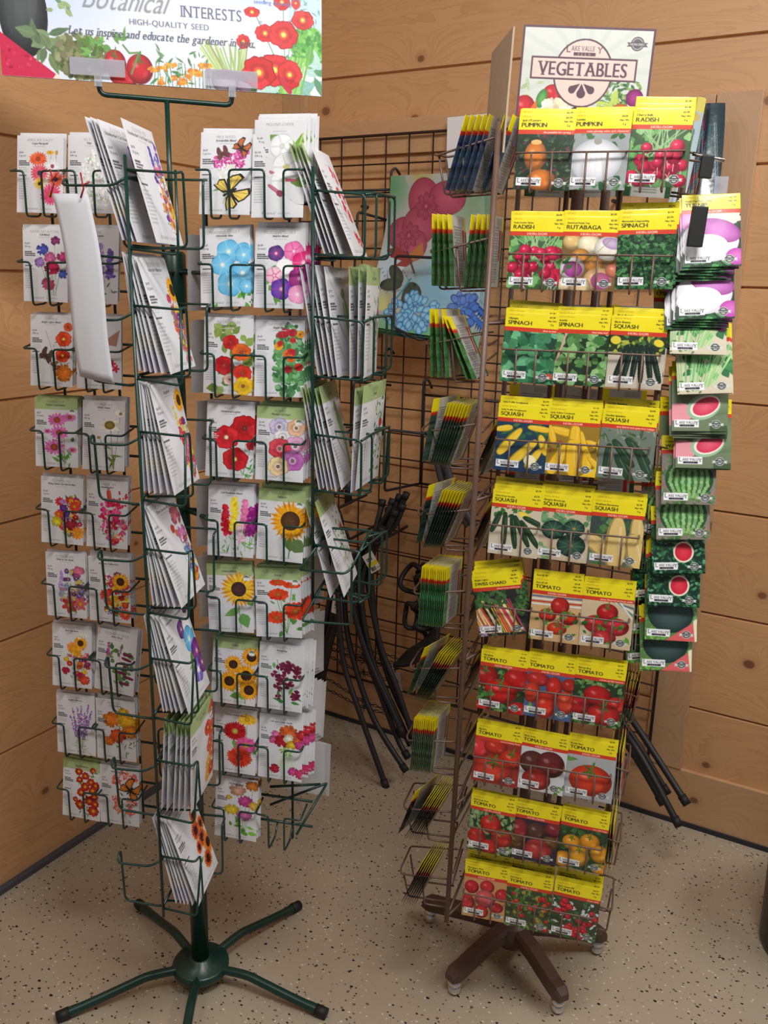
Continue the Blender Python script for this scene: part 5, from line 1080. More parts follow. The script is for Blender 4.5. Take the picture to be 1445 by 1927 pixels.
    s.poly([(206, 0), (384, 0), (378, 146), (340, 140), (338, 132), (204, 124)], (214, 216, 222)); s.poly([(208, 0), (330, 0), (330, 128), (204, 118)], (240, 240, 242)); s.poly([(336, 0), (388, 0), (376, 142), (338, 132)], (240, 240, 244)); s.rect(0, 0, 110, 128, (224, 230, 232)); s.rect(2, 0, 106, 122, (238, 240, 240)); s.text(60, 118, 'organic', 9, (100, 110, 120))
    return s.get()
A_ = banner(); P0, q0, c0 = sheet_grid(A_, .516, .289, .0003, 1, 0, 1); Pb = P0.copy(); Pb[:, 1] = .0022
P1, q1, c1 = sheet_grid(np.full((12, 20, 3),   .7), .516, .289, .0, -1, 0, 1); P1[:, 1] = .003
o = link('banner_sign', mesh_from('banner_sign', [(P0, q0, c0), (P1, q1, c1)], P_SIGN)); o.matrix_world = Matrix.Translation((-.375, 1.590, 1.7985)) @ Matrix.Rotation(R(12.8), 4, 'Z') @ Matrix.Rotation(R(-3), 4, 'X')
tag(o, 'printed garden banner with red poppies and vegetables, clipped on top of the green rack', 'sign')
# ================================================================== brown rack
RACK_R = empty('seed_display_rack', (0.307, 1.657, 0)); tag(RACK_R, 'brown wire spinner rack on a caster base holding yellow topped vegetable seed packets', 'display rack')
bpy.context.view_layer.update()
TILT = lambda z: -.0205 * (1.636 - z) / 1.35
def uF(i, c): return 0.003 + TILT(zF(i)) + (c - 1) * 0.0832
FL = Frame(0.18, 1.46, 15); FR = Frame(0.45, 1.42, 15)
def shear_pt(fr, u, b, z): return fr.p(u + TILT(z), b, z)
def right_rack_parts():
    c0 = Vector((0.313, 1.682, 0))
    for a in (149, 5, 219, 297, 77):
        L = {149: .213, 5: .206, 219: .180, 297: .178, 77: .2}[a]; d = Vector((math.cos(R(a)), math.sin(R(a)), 0)); s_ = Vector((-d.y, d.x, 0)); bm = bmesh.new()
        prof = [(0.02, .088, .019), (.08, .080, .0185), (L - .02, .058, .0175), (L, .055, .017), (L + .014, .050, .012)]
        rings = []
        for (t, z, hw) in prof:
            hh = .014 if t < L + .01 else .008
            rings.append([bm.verts.new(c0 + d * t + s_ * x + Vector((0, 0, z + y))) for x, y in ((-hw, -hh), (hw, -hh), (hw, hh * .5), (hw * .7, hh), (-hw * .7, hh), (-hw, hh * .5))])
        for k in range(len(rings) - 1):
            for j in range(6): bm.faces.new((rings[k][j], rings[k][(j + 1) % 6], rings[k + 1][(j + 1) % 6], rings[k + 1][j]))
        bm.faces.new(list(reversed(rings[0]))); bm.faces.new(rings[-1]); bmesh.ops.recalc_face_normals(bm, faces=bm.faces)
        leg = finish('leg', bm, M_BROWND); tip = c0 + d * (L - .004)
        cs = lathe('caster', [(.006, .048), (.006, .040), (.013, .038), (.0155, .032), (.0155, .027), (.012, .025)], M_CHROME, None, 18, tip); cs.parent = leg; cs['label'] = 'chrome caster'
        b2 = bmesh.new(); bmesh.ops.create_uvsphere(b2, u_segments=18, v_segments=12, radius=.0145)
        for f in b2.faces: f.smooth = True
        w = finish('caster_wheel', b2, M_CHROME, None, tip + Vector((0, 0, .0147))); w.parent = leg
    lathe('base_hub', [(.012, .046), (.036, .047), (.042, .054), (.042, .094), (.036, .101), (.018, .106), (.018, .20), (.01, .20)], M_BROWND, None, 26, c0)
    wires('center_post', [[Vector((0.300, 1.60, .18)), Vector((.322, 1.60, 1.70))]], .011, M_BROWN, None, 0, 4)
    wires('center_post', [[Vector((0.345, 1.59, .2)), Vector((.367, 1.59, 1.70))]], .008, M_BROWN, None, 0, 4)
    # frame posts at the corners and between the columns
    for (fr, u, b, r_) in ((FL, -.018, -.002, .0052), (FF, -.044, .055, .0045), (FF, .0395, .055, .0045), (FF, .133, .05, .0042), (FL, -.005, .19, .0048), (FF, .137, .24, .0048), (FF, -.044, .26, .004)):
        wires('frame_post', [[shear_pt(fr, u, b, .27), shear_pt(fr, u, b, 1.735)]], r_, M_BROWN, None, 0, 6)
    rng = []
    for z in (1.73, 1.43, 1.13, .83, .53, .28):
        rng.append([shear_pt(FL, -.018, 0, z), shear_pt(FF, -.125, .058, z), shear_pt(FF, .133, .058, z), shear_pt(FF, .137, .24, z), shear_pt(FL, -.005, .19, z), shear_pt(FL, -.018, 0, z)])
    for rg_ in rng: wires('frame_ring', [rg_], .003, M_BROWN, None, 0, 5)
    for i in range(10):
        z = zF(i)
        for c in range(3):
            u = uF(i, c); w = .0415; zb = z + .054; paths = [[FF.p(u - w, .04, zb + .006), FF.p(u - w, -.006, zb), FF.p(u + w, -.006, zb), FF.p(u + w, .04, zb + .006)]]
            for q in (-.017, .0145): paths.append([FF.p(u + q, -.0065, zb), FF.p(u + q, -.0065, z - .004), FF.p(u + q, .045, z + .004), FF.p(u + q, .05, z + .04)])
            wires('pocket_basket', paths, .0017, M_BROWN, None, .004, 6)
        # left facing side pocket
        e = TILT(z); zb = z + .054; A = lambda u, b, dz: FL.p(u + e, b, z + dz)
        wires('pocket_basket', [[A(-.018, 0, .078), A(-.118, .018, .054), A(-.122, .03, .058), A(-.118, .10, .062), A(-.018, .10, .075)], [A(-.114, .022, .054), A(-.104, .03, -.004), A(-.02, .03, .002)], [A(-.075, .012, .064), A(-.068, .02, -.006), A(-.02, .02, -.004)], [A(-.114, .08, .056), A(-.104, .08, -.004), A(-.02, .08, .002)],
                                [A(-.018, .05, .03), A(-.018, .16, .035)], [A(-.018, .05, .055), A(-.018, .16, .058)], [A(-.03, .04, .1), A(-.03, .15, .1)]], .0019, M_BROWN, None, .006, 6)
        # right facing side pocket
        B_ = lambda u, b, dz: FR.p(u + e - .004, b, z + dz)
        wires('pocket_basket', [[B_(-.018, .0, .062), B_(.026, .006, .050), B_(.028, .10, .054), B_(-.018, .10, .06)], [B_(.024, .012, .05), B_(.020, .014, -.004), B_(-.018, .014, .0)], [B_(.024, .07, .05), B_(.020, .07, -.004), B_(-.018, .07, .0)]], .0018, M_BROWN, None, .005, 6)
    # header card channel
    wires('sign_bracket', [[FF.p(-.128, .045, 1.765), FF.p(-.128, .045, 1.725), FF.p(.075, .045, 1.72), FF.p(.075, .045, 1.76)]], .0032, M_BROWN, None, 0, 6)
build_under(RACK_R, right_rack_parts)

TOMG = [(90, 130, 70), (60, 100, 50), (110, 150, 90)]
F_ROWS = [
 [('PUMPKIN', "Jack O'Lantern", 'the pumpkin for carving  !', v_jack, 3, 'two orange pumpkins'), ('PUMPKIN', 'Lumina', "make glowing white jack o'lanterns!", v_lumina, 3, 'a big white pumpkin'), ('RADISH', 'Cherry Belle', 'HEIRLOOM', v_radish, 3, 'round radishes under green leaves, topmost right pocket')],
 [('RADISH', 'Early Scarlet Globe', 'HEIRLOOM', lambda s: v_radish(s, 4), 4, 'scarlet radishes, second row'), ('RUTABAGA', 'American Purple Top', 'HEIRLOOM', v_rutabaga, 3, 'white and purple rutabagas'), ('SPINACH', 'Bloomsdale Longstanding', 'HEIRLOOM', v_bloomspinach, 4, 'dark crinkled spinach')],
 [('SPINACH', 'Olympia', 'slow to bolt', v_olympia, 5, 'large bluish spinach leaves'), ('SPINACH', 'Seaside', 'best baby leaf', v_seaside, 4, 'pale baby spinach rosettes'), ('SQUASH', 'Black Beauty', 'HEIRLOOM', v_blackbeauty, 3, 'a fan of near black zucchini')],
 [('SQUASH', 'Early Prolific Straightneck', 'HEIRLOOM', v_straight, 5, 'straight yellow squash on blue'), ('SQUASH', 'Early Yellow Crookneck', 'HEIRLOOM', v_crook, 5, 'golden crookneck squash'), ('SQUASH', 'Garden Spineless', 'now hybrid with spine-free foliage', v_spineless, 3, 'zucchini on grey')],
 [('SQUASH', 'Dark Green Zucchini', 'HEIRLOOM', v_zucchini, 5, 'dark green zucchini on beige'), ('SQUASH', 'Burgess Buttercup', 'HEIRLOOM', v_buttercup, 4, 'round dark green buttercup squash'), ('SQUASH', 'Waltham Butternut', 'HEIRLOOM', v_butternut, 4, 'tan butternut squash')],
 [('SWISS CHARD', 'Bright Lights', 'mixed stems and leaves', v_chard, 6, 'rainbow stemmed chard, tilted in its pocket'), ('TOMATO', 'Ace 55 VF', 'HEIRLOOM', tomw((206, 170, 120), [(50, 52, 16, 17, (190, 40, 34), False), (30, 72, 15, 13, (214, 44, 30)), (66, 74, 15, 13, (214, 44, 30)), (48, 96, 17, 12, (220, 60, 30))], cloth, sprigs(16)), 2, 'four tomatoes on a striped cloth'), ('TOMATO', 'Celebration', 'classic flavored and large yields', tomw((206, 186, 150), [(26, 78, 20, 17, (210, 50, 54), False), (60, 80, 22, 17, (206, 50, 60), False), (42, 102, 20, 13, (200, 50, 54), False), (44, 54, 18, 17, (190, 30, 34))], cloth2, sprigs(14)), 3, 'one tomato on top of three pink ones')],
 [('TOMATO', 'Marglobe', 'HEIRLOOM', tomw(TOMG, [(12, 54, 24, 22, (176, 30, 30)), (70, 52, 26, 22, (190, 30, 28), False), (42, 80, 30, 24, (222, 36, 26)), (76, 112, 20, 16, (190, 34, 28), False), (6, 118, 20, 12, (190, 34, 28), False)], None, sprigs(8, (0, 84, 30, 108))), 3, 'one large red tomato between two others'), ('TOMATO', 'Roma', 'HEIRLOOM', tomw((70, 96, 140), [(22, 46, 22, 14, (190, 44, 40), False), (14, 74, 15, 21, (214, 64, 44), False), (52, 58, 14, 22, (200, 44, 34), False), (76, 84, 17, 24, (224, 74, 48), False), (40, 96, 18, 28, (222, 54, 36), False), (78, 50, 14, 14, (180, 40, 30), False)], None, sprigs(6, (0, 98, 30, 116))), 4, 'long plum tomatoes on blue'), ('TOMATO', 'Better Boy', 'a home garden favorite', tomw(TOMG, [(42, 62, 24, 20, (190, 34, 34), False), (76, 76, 18, 16, (206, 50, 40), False), (12, 86, 20, 18, (190, 36, 40), False), (56, 98, 28, 22, (205, 40, 34))], None, None), 4, 'deep red tomatoes among pale leaves')],
 [('TOMATO', 'Big Boy', 'award winning flavor', tomw((150, 50, 36), [(8, 52, 22, 22, (226, 60, 60), False), (40, 44, 22, 16, (200, 50, 36), False), (72, 64, 24, 20, (214, 56, 34)), (40, 92, 36, 28, (224, 66, 46))]), 3, 'overlapping glossy orange red tomatoes'), ('TOMATO', 'Black Krim', 'HEIRLOOM', tomw((206, 208, 212), [(26, 64, 24, 24, (96, 46, 42), False), (58, 62, 26, 27, (112, 40, 40), False), (36, 98, 26, 22, (176, 44, 36), False)], None, sprigs(8, (56, 96, 86, 120))), 2, 'dark brown black tomatoes on white'), ('TOMATO', 'Bonnie Best', 'HEIRLOOM', tomw((170, 172, 176), [(46, 82, 38, 32, (226, 64, 34))], None, sprigs(5, (0, 30, 12, 60))), 2, 'a single big orange red tomato on grey')],
 [('TOMATO', 'Beefsteak Red', 'HEIRLOOM', tomw([(150, 170, 120), (110, 140, 90)], [(42, 58, 20, 20, (205, 44, 34)), (18, 90, 18, 18, (205, 44, 34), False), (66, 84, 20, 20, (205, 50, 34)), (44, 108, 18, 16, (205, 40, 30), False)]), 3, 'beefsteak tomatoes on pale foliage'), ('TOMATO', 'Cherokee Purple', 'HEIRLOOM', tomw((44, 40, 56), [(14, 60, 18, 24, (150, 44, 50), False), (46, 56, 18, 18, (90, 60, 50), False), (80, 46, 20, 16, (130, 40, 50), False), (10, 86, 16, 16, (110, 74, 40), False), (74, 76, 18, 14, (120, 84, 44), False), (52, 94, 26, 22, (196, 60, 60), False)]), 3, 'purple brown tomatoes on black'), ('TOMATO', 'Lemon Boy', 'tart and tangy', tomw([(60, 104, 50), (40, 76, 40)], [(24, 66, 17, 16, (236, 160, 34)), (56, 58, 18, 17, (236, 156, 34)), (12, 106, 16, 18, (236, 160, 30), False), (40, 92, 18, 22, (240, 170, 40)), (76, 80, 17, 18, (238, 164, 40), False), (80, 112, 16, 12, (232, 150, 36))]), 3, 'yellow orange tomatoes')],
 [('TOMATO', 'Mortgage Lifter', 'HEIRLOOM', tomw((196, 150, 96), [(16, 54, 14, 15, (200, 34, 50), False), (46, 48, 14, 14, (205, 44, 50), False), (76, 62, 14, 15, (196, 44, 50), False), (10, 90, 14, 18, (205, 50, 50), False), (66, 92, 14, 12, (200, 40, 40), False), (44, 76, 20, 20, (220, 96, 100), False), (38, 106, 14, 15, (200, 44, 44), False)]), 3, 'pink tomatoes and one cut open, lowest left pocket'), ('TOMATO', 'Red Cherry', 'HEIRLOOM', v_cherry, 3, 'many tiny cherry tomatoes on the vine, lowest middle pocket'), ('TOMATO', 'Super Sweet 100', 'heavy yields', lambda s: v_cherry(s, 26, 7, ((205, 30, 50), (220, 50, 60)), ((60, 110, 60), (210, 214, 220), (40, 80, 44))), 3, 'bunches of bright cherry tomatoes, lowest right pocket')]]
VMESH = {}
AMT = ('3 g', '2 g', '4 g', '350 mg'); PR = ('$2.79', '$3.59', '$2.39', '$2.79')
for i, row in enumerate(F_ROWS):
    for c, (title, sub, band, art, n, desc) in enumerate(row):
        me = VM('F%d%d' % (i, c), title, sub, band, art, season='(28 days)' if i < 2 else ('Summer (48 days)' if i < 5 else 'Indet (75 days)'), price=PR[(i + c) % 4], amt=AMT[(i * 2 + c) % 4]); VMESH[(i, c)] = me
        tw = R(JR.uniform(-1, 1) + 1.2) + (R(-14) if (i, c) == (5, 0) else 0) + (R(-3) if (i, c) == (1, 2) else 0)
        P = FF.p(uF(i, c) + (.004 if c == 2 else 0) - (.004 if (i, c) == (5, 0) else 0), 0.0, zF(i) + (.004 if (i, c) in ((0, 2), (1, 2)) else 0) - (0.004 if i == 9 and c else 0))
        stack('vegetable_seed_packet', me, P, FF.yaw('front') + R(JR.uniform(-2, 2)), R(7), n, .0036, 'yellow topped seed packet showing %s' % desc,
              'yellow topped packet stacked behind %s' % desc, tw, .010 if i in (2, 3, 4, 5) else .006)
        if (i, c) in ((1, 2), (2, 0), (3, 2), (4, 0), (4, 1), (5, 0), (9, 0), (9, 1), (9, 2), (0, 2)):
            packet('vegetable_seed_packet', me, P + FF.b * (.0036 * n + .004) + Vector((0, 0, .018)), FF.yaw('front'), R(7), tw + R(.8), 'yellow packet top rising behind %s' % desc, 'seed packet')
# back faces seen between rows
for i in range(0, 5):
    for c in range(3):
        packet('vegetable_seed_packet', VMESH[(i, c)], FF.p(uF(i, c) - .01, .235, zF(i) + .01), FF.yaw('back') + R(JR.uniform(-5, 5)), R(6), R(JR.uniform(-4, 4)), 'seed packet back seen through the brown rack below %s' % F_ROWS[i][c][5].split(',')[0], 'seed packet')
# left facing side pockets
LPIC = [(60, 80, 110), (60, 110, 60), (60, 120, 60), (60, 84, 70), (40, 60, 54), (70, 130, 80), (50, 80, 50), (96, 116, 90), (40, 34, 36), (70, 50, 44)]
L_SPEC = [[(-.098 + .0095 * k, 15) for k in range(5)] + [(-.040, 17), (-.030, 18)],
 [(-.112 + .0105 * k, -2 - k) for k in range(4)] + [(-.058 + .0105 * k, 4 - k) for k in range(4)],
 [(-.106, -3), (-.094, -5), (-.080, -6), (-.045, -24), (-.034, -26)],
 [(-.100 + .0042 * k, 15 + .5 * k) for k in range(8)], [(-.104 + .0042 * k, 17 + .5 * k) for k in range(8)],
 [(-.106 + .0034 * k, 2) for k in range(14)], [(-.108 + .0037 * k, 24 + .4 * k) for k in range(8)],
 [(-.108 + .0035 * k, 3) for k in range(12)], [(-.112 + .0042 * k, 24) for k in range(8)], [(-.112 + .0044 * k, 21) for k in range(7)]]
for i, L in enumerate(L_SPEC):
    me = packet_mesh('vegetable_packet', veg_front('L%d' % i, ('KALE', 'PARSLEY', 'BASIL', 'BEET', 'BROCCOLI', 'LETTUCE', 'PEPPER', 'PEAS', 'CARROT', 'CORN')[i], '', '', lambda s, i=i: bgleaves(s, [LPIC[i], tuple(v * 1.3 for v in LPIC[i])], 80)), veg_back(LPIC[i]), WV, HV, .0012, .0002, P_LV, i)
    yaw = R(-15 - 90 - 9); d = Vector((math.cos(yaw), math.sin(yaw), 0))
    for k, (u, ln) in enumerate(L):
        zz_ = zF(i); P = FL.p(u + TILT(zz_), .0, zz_ + .001) - d * (WV / 2 - .0)
        packet('vegetable_seed_packet', me, P, yaw + R(JR.uniform(-.5, .5)), R(ln), R(JR.uniform(-1.0, 1.0)), 'edge on seed packet in the left side pocket beside the %s row' % VLV[i], 'seed packet', 'edge on packets left of the %s row' % VLV[i])
    if 3 <= i <= 8:
        for k in range(2):
            packet('vegetable_seed_packet', me, FL.p(-.040 + .012 * k + TILT(zF(i)), .10, zF(i) - .035) - d * (WV / 2), yaw, R(20), R(JR.uniform(-2, 2)), 'deeper leaning packet behind the left side pocket beside the %s row' % VLV[i], 'seed packet', 'deeper packets left of the %s row' % VLV[i])
    if i in (3, 4, 6, 8):
        u = L[0][0]; P = FL.p(u - .006 + TILT(zF(i)), .004, zF(i) + .004) - d * (WV / 2)
        packet('vegetable_seed_packet', me, P, yaw - R(12), R(L[0][1] - 5), 0, 'outermost packet standing apart in the left side pocket beside the %s row' % VLV[i], 'seed packet')
# right facing side pockets
for i in (3, 4, 5, 6, 7, 8):
    yaw = R(-15 + 90 - 4); d = Vector((math.cos(yaw), math.sin(yaw), 0)); n = (0, 0, 0, 4, 4, 4, 5, 5, 5)[i]
    for k in range(n):
        zz_ = zF(i) - (.01 if i < 6 else .02); P = FR.p(-.010 + .0052 * k + TILT(zz_), .0, zz_) + d * WV / 2
        packet('vegetable_seed_packet', VMESH[(i, 2 if i != 6 else 0)], P, yaw, R(2 if i != 6 else -6), R(JR.uniform(-1.4, 1.4)), 'edge on seed packet in the right side pocket beside the %s row' % VLV[i], 'seed packet', 'edge on packets right of the %s row' % VLV[i])

# ---- clip strip with shingled packets hanging at the right
zs = [1.526, 1.448, 1.394, 1.333, 1.273, 1.213, 1.152, 1.092, 1.033, .974, .912, .856]
STRIP = [('TURNIP', 'Purple Top White Globe', 'HEIRLOOM', v_turnip, 6, 'purple and white turnips'), ('CHIVES', 'Garlic Chives', '', v_greens, 2, 'thin green shoots'), ('WATERMELON', 'Congo', '', v_slice, 4, 'a pink melon wedge on grey green'),
         ('WATERMELON', 'Crimson Sweet', '', v_melon, 2, 'a striped whole watermelon'), ('WATERMELON', 'Sugar Baby', '', v_redmelon, 2, 'red melon halves on green leaves'), ('WATERMELON', 'Sugar Heart', '', v_darkmelon, 2, 'a dark watermelon and a red corner')]
FS = Frame(.5, 1.42, 6); US = [-.006, -.006, -.012, .006, .004, .016, .0, -.002, -.003, -.006, -.004, -.006]
for j, z in enumerate(zs):
    t = STRIP[j // 2]
    if j % 2 == 0: smesh = VM('S%d' % j, t[0], t[1], t[2], t[3])
    for k in range(t[4]):
        P = FS.p(US[j] + (.0012 * k if k % 2 else -.001 * k) - (0.003 * k if j < 2 else 0), -.03 + .0022 * k, z - .0042 * k * (1 if j in (0, 1, 4) else .3))
        packet('vegetable_seed_packet', smesh, P, FS.yaw('front') + R(2 + JR.uniform(-3, 3)), R(18), R(JR.uniform(-2, 2) - 1.5),
               ('hanging packet with %s, %s of its pair' if k == 0 else 'packet tucked behind %s, %s of the two stations') % (t[5], ('upper', 'lower')[j % 2]), 'seed packet', None if k == 0 else 'packets behind %s on the strip, %s' % (t[5], ('upper', 'lower')[j % 2]))
    if j in (2, 5, 7, 9, 10, 11):
        packet('vegetable_seed_packet', smesh, FS.p(US[j] - .022, .012, z - .004), FS.yaw('front') + R(20), R(10), 0, 'half hidden packet at the left of %s, %s station' % (t[5], ('upper', 'lower')[j % 2]), 'seed packet')
cs = empty('clip_strip', FS.p(-.03, 0, 1.69)); bpy.context.view_layer.update(); tag(cs, 'narrow plastic merchandising strip with a black clip hanging at the right of the brown rack', 'clip strip')
def cst():
    box('strip', -.010, .010, -.0008, .0008, -.84, -.02, M_CLEAR, None, 0, FS.p(.004, .012, 1.68), (0, 0, -R(6)))
    box('hanger_clip', -.011, .011, -.010, .004, -.058, .0, M_BLACKCAP, None, .002, FS.p(-.034, -.035, 1.612), (0, R(3), -R(6)))
    box('hanger_clip', -.009, .009, -.006, .004, -.02, .012, M_BLACKCAP, None, .002, FS.p(-.030, -.03, 1.672), (0, R(3), -R(6)))
    wires('hanger_bar', [[FS.p(-.05, -.02, 1.688), FS.p(-.004, -.025, 1.678)]], .003, M_CHROME, None, 0, 8)
build_under(cs, cst)

# ---- header sign
def header():
    w, h = 200, 176; s = Art(w, h, .75, (204, 208, 200), seed=8); PL = (92, 66, 78); TAN = (216, 196, 186)
    for k in range(16): a = k * .4; s.line([(100, 60), (100 + 200 * math.cos(a), 60 + 200 * math.sin(a))], 8, (190, 198, 190), .5)
    s.foliage(6, 70, 30, 100, 4, [(170, 190, 140)], 20, 5)
    s.foliage(130, 76, 190, 116, 60, [(90, 130, 80), (60, 100, 56), (130, 160, 90)], 14, 4); s.foliage(120, 100, 160, 120, 14, [(170, 190, 90)], 20, 7); s.ell(190, 120, 16, 10, 0, (236, 220, 180))
    s.tomato(54, 96, 15, 13, (200, 44, 50), False); s.ell(38, 104, 8, 14, .3, (60, 120, 60), (110, 170, 90)); s.tomato(12, 118, 17, 18, (206, 44, 54), False); s.poly([(14, 132), (30, 106), (36, 140)], (226, 110, 50))
    s.cluster(58, 122, 23, 17, 70, 6, [(232, 220, 190), (220, 204, 170), (240, 232, 208)]); s.ell(100, 126, 20, 14, 0, (40, 36, 50), (90, 90, 110)); s.ell(108, 124, 9, 10, 0, (50, 44, 60), (110, 106, 130)); s.tomato(128, 128, 15, 14, (214, 50, 54)); s.tomato(160, 124, 19, 17, (224, 110, 50), False); s.ell(162, 133, 7, 4, 0, (70, 110, 50)); s.ell(179, 98, 13, 13, 0, (110, 26, 84), (170, 60, 140))
    s.rect(0, 132, w, h, (150, 120, 90)); s.rect(0, 136, w, h, PL)
    s.ell(97, 66, 45, 49, 0, PL); s.ell(97, 66, 42.5, 46.5, 0, TAN); s.text(69, 37, 'L', 15, PL, serif=True); s.text(76, 34.5, 'AKE VALLE', 9.5, PL, serif=True, wx=.74); s.text(115.5, 37, 'Y', 12, PL, serif=True); s.rect(80, 36.6, 113, 41.4, PL); s.text(96.5, 40.8, 'S E E D', 4.6, TAN, 'c', track=.2)
    s.rect(17, 44, 177, 76, PL); s.rect(19.5, 46.5, 174.5, 73.5, TAN); s.text(97, 70, 'VEGETABLES', 28.5, PL, 'c', serif=True, track=.02, bold=1.2, wx=.80)
    for a in (0, .92, -.92):
        tx, ty = 97 + math.sin(a) * 3, 80.5; dx, dy = math.sin(a), math.cos(a); L = 14.5 if a == 0 else 15; r_ = 6.6 if a == 0 else 5.6
        bx_, by_ = tx + dx * L, ty + dy * L; s.poly([(tx, ty), (bx_ + dy * r_ * .93 - dx * 1.5, by_ - dx * r_ * .93 - dy * 1.5), (bx_ - dy * r_ * .93 - dx * 1.5, by_ + dx * r_ * .93 - dy * 1.5)], PL); s.ell(bx_, by_, r_, None, 0, PL)
    ex, ey = 174, 22; s.poly([(ex - 16, ey - 2), (ex + 16, ey - 2), (ex + 13, ey + 1), (ex + 16, ey + 4), (ex - 16, ey + 4), (ex - 13, ey + 1)], (96, 90, 96)); s.ell(ex, ey, 10, None, 0, (96, 90, 96)); s.ell(ex, ey, 8, None, 0, (190, 190, 184)); s.ell(ex, ey, 7, None, 0, (96, 90, 96)); s.rect(ex - 10, ey - 2.4, ex + 10, ey + 3, (96, 90, 96)); s.text(ex, ey + 2.2, 'NON-GMO', 4.4, (214, 214, 206), 'c', bold=.2)
    for x0, y0, x1, y1 in ((0, 0, w, 3.4), (0, 0, 3.4, h), (w - 3.4, 0, w, h)): s.rect(x0, y0, x1, y1, PL)
    return s.get()
A_ = header(); P0, q0, c0 = sheet_grid(A_, .200, .176, 0, 1, 0, 1); P0[:, 1] = -.0015; P1, q1, c1 = sheet_grid(np.tile(lin((176, 156, 132)), (12, 12, 1)), .2, .176, 0, -1, 0, 1); P1[:, 1] = .0015
o = link('header_sign', mesh_from('header_sign', [(P0, q0, c0), (P1, q1, c1)], P_SIGN)); o.matrix_world = Matrix.Translation((.290, 1.482, 1.700)) @ Matrix.Rotation(R(-6), 4, 'Z') @ Matrix.Rotation(R(-2), 4, 'X') @ Matrix.Rotation(R(2.2), 4, 'Y')
tag(o, 'white header sign with a purple border and a round vegetables emblem above the brown rack', 'sign')
bm = bmesh.new(); box_into(bm, -.0015, .0015, 0, .16, 0, .176, 0); o = finish('side_header_sign', bm, M_CARD, None, (.172, 1.455, 1.690), (0, R(2), R(5))); tag(o, 'plain cardboard header sign back, edge on at the left of the white sign', 'sign')

# ================================================================== things on the back wall
def wire_grid():
    x0, x1, z0, z1, d = .075, 1.288, .182, 1.892, .032; ps = []; n = 16
    ps = [[room(x0 + (x1 - x0) * k / n, d, z0), room(x0 + (x1 - x0) * k / n, d, z1)] for k in range(n + 1)]
    m = 22; ps += [[room(x0, d + .004, z0 + (z1 - z0) * k / m), room(x1, d + .004, z0 + (z1 - z0) * k / m)] for k in range(m + 1)]
    bm = bmesh.new()
    for k, p in enumerate(ps): tube_into(bm, p, .0042 if k in (0, n, n + 1, n + 1 + m) else .0025, 6)
    for z in (.5, 1.1, 1.7):
        for x in (.3, 1.05): tube_into(bm, [room(x, .0, z), room(x, .034, z)], .005, 6)
    return finish('wire_grid_panel', bm, M_GRID)
tag(wire_grid(), 'dark bronze wire grid display panel fixed to the pine wall behind the racks', 'grid panel')
def holder(x, z, w, h, label, drop=0.0):
    e = empty('wire_plate_holder', room(x, .04, z)); bpy.context.view_layer.update(); tag(e, label, 'plate holder')
    def f():
        wires('back_frame', [[room(x, .055, z - h), room(x, .055, z + .02), room(x + .008, .045, z + .03), room(x + .015, .030, z + .012)], [room(x - w, .055, z - h), room(x - w, .055, z + .02), room(x - w + .008, .045, z + .03), room(x - w + .015, .030, z + .012)],
                             [room(x, .055, z - .03), room(x - w, .055, z - .03)], [room(x, .055, z - h), room(x - w, .055, z - h)]], .0036, M_BLACK, None, .008, 8)
        wires('front_rail', [[room(x, .055, z - h), room(x - .03, .20, z - h - .02), room(x - .02, .20, z - h + .17), room(x + w * .0 + .02, .055, z - h + .15)], [room(x - w, .055, z - h), room(x - w + .02, .19, z - h - .02), room(x - .03, .20, z - h - .02)]], .0036, M_BLACK, None, .012, 8)
    build_under(e, f)
def holder2(x, z, label, w=.24, front=None):
    e = empty('wire_plate_holder', room(x, .04, z)); bpy.context.view_layer.update(); tag(e, label, 'plate holder')
    def f():
        wires('back_frame', [[room(x + w, .05, z - .03), room(x, .05, z - .03)], [room(x + .016, .028, z - .012), room(x + .010, .040, z + .015), room(x, .052, z + .012), room(x, .052, z - .30)], [room(x, .052, z - .30), room(x + w, .052, z - .30)]], .0038, M_BLACK, None, .008, 8)
        wires('front_rail', front or [[room(x + w * .6, .052, z - .145), room(x - .03, .20, z - .118), room(x - .04, .20, z - .30), room(x, .052, z - .30)]], .0038, M_BLACK, None, .012, 8)
    build_under(e, f)
holder(.41, 1.772, .27, .27, 'black wire plate holder hooked on the grid between the racks, topmost on the left'); holder2(.43, 1.76, 'black wire holder carrying the painted glass panel', .24, [[room(.68, .06, 1.565), room(.64, .20, 1.552), room(.513, .20, 1.556), room(.516, .205, 1.366), room(.60, .205, 1.335), room(.64, .05, 1.36)]])
holder(.405, 1.265, .12, .23, 'small black wire plate holder below the painted glass, its rail turned left'); holder2(.535, 1.195, 'empty black wire plate holder with a square front loop left of the brown rack')

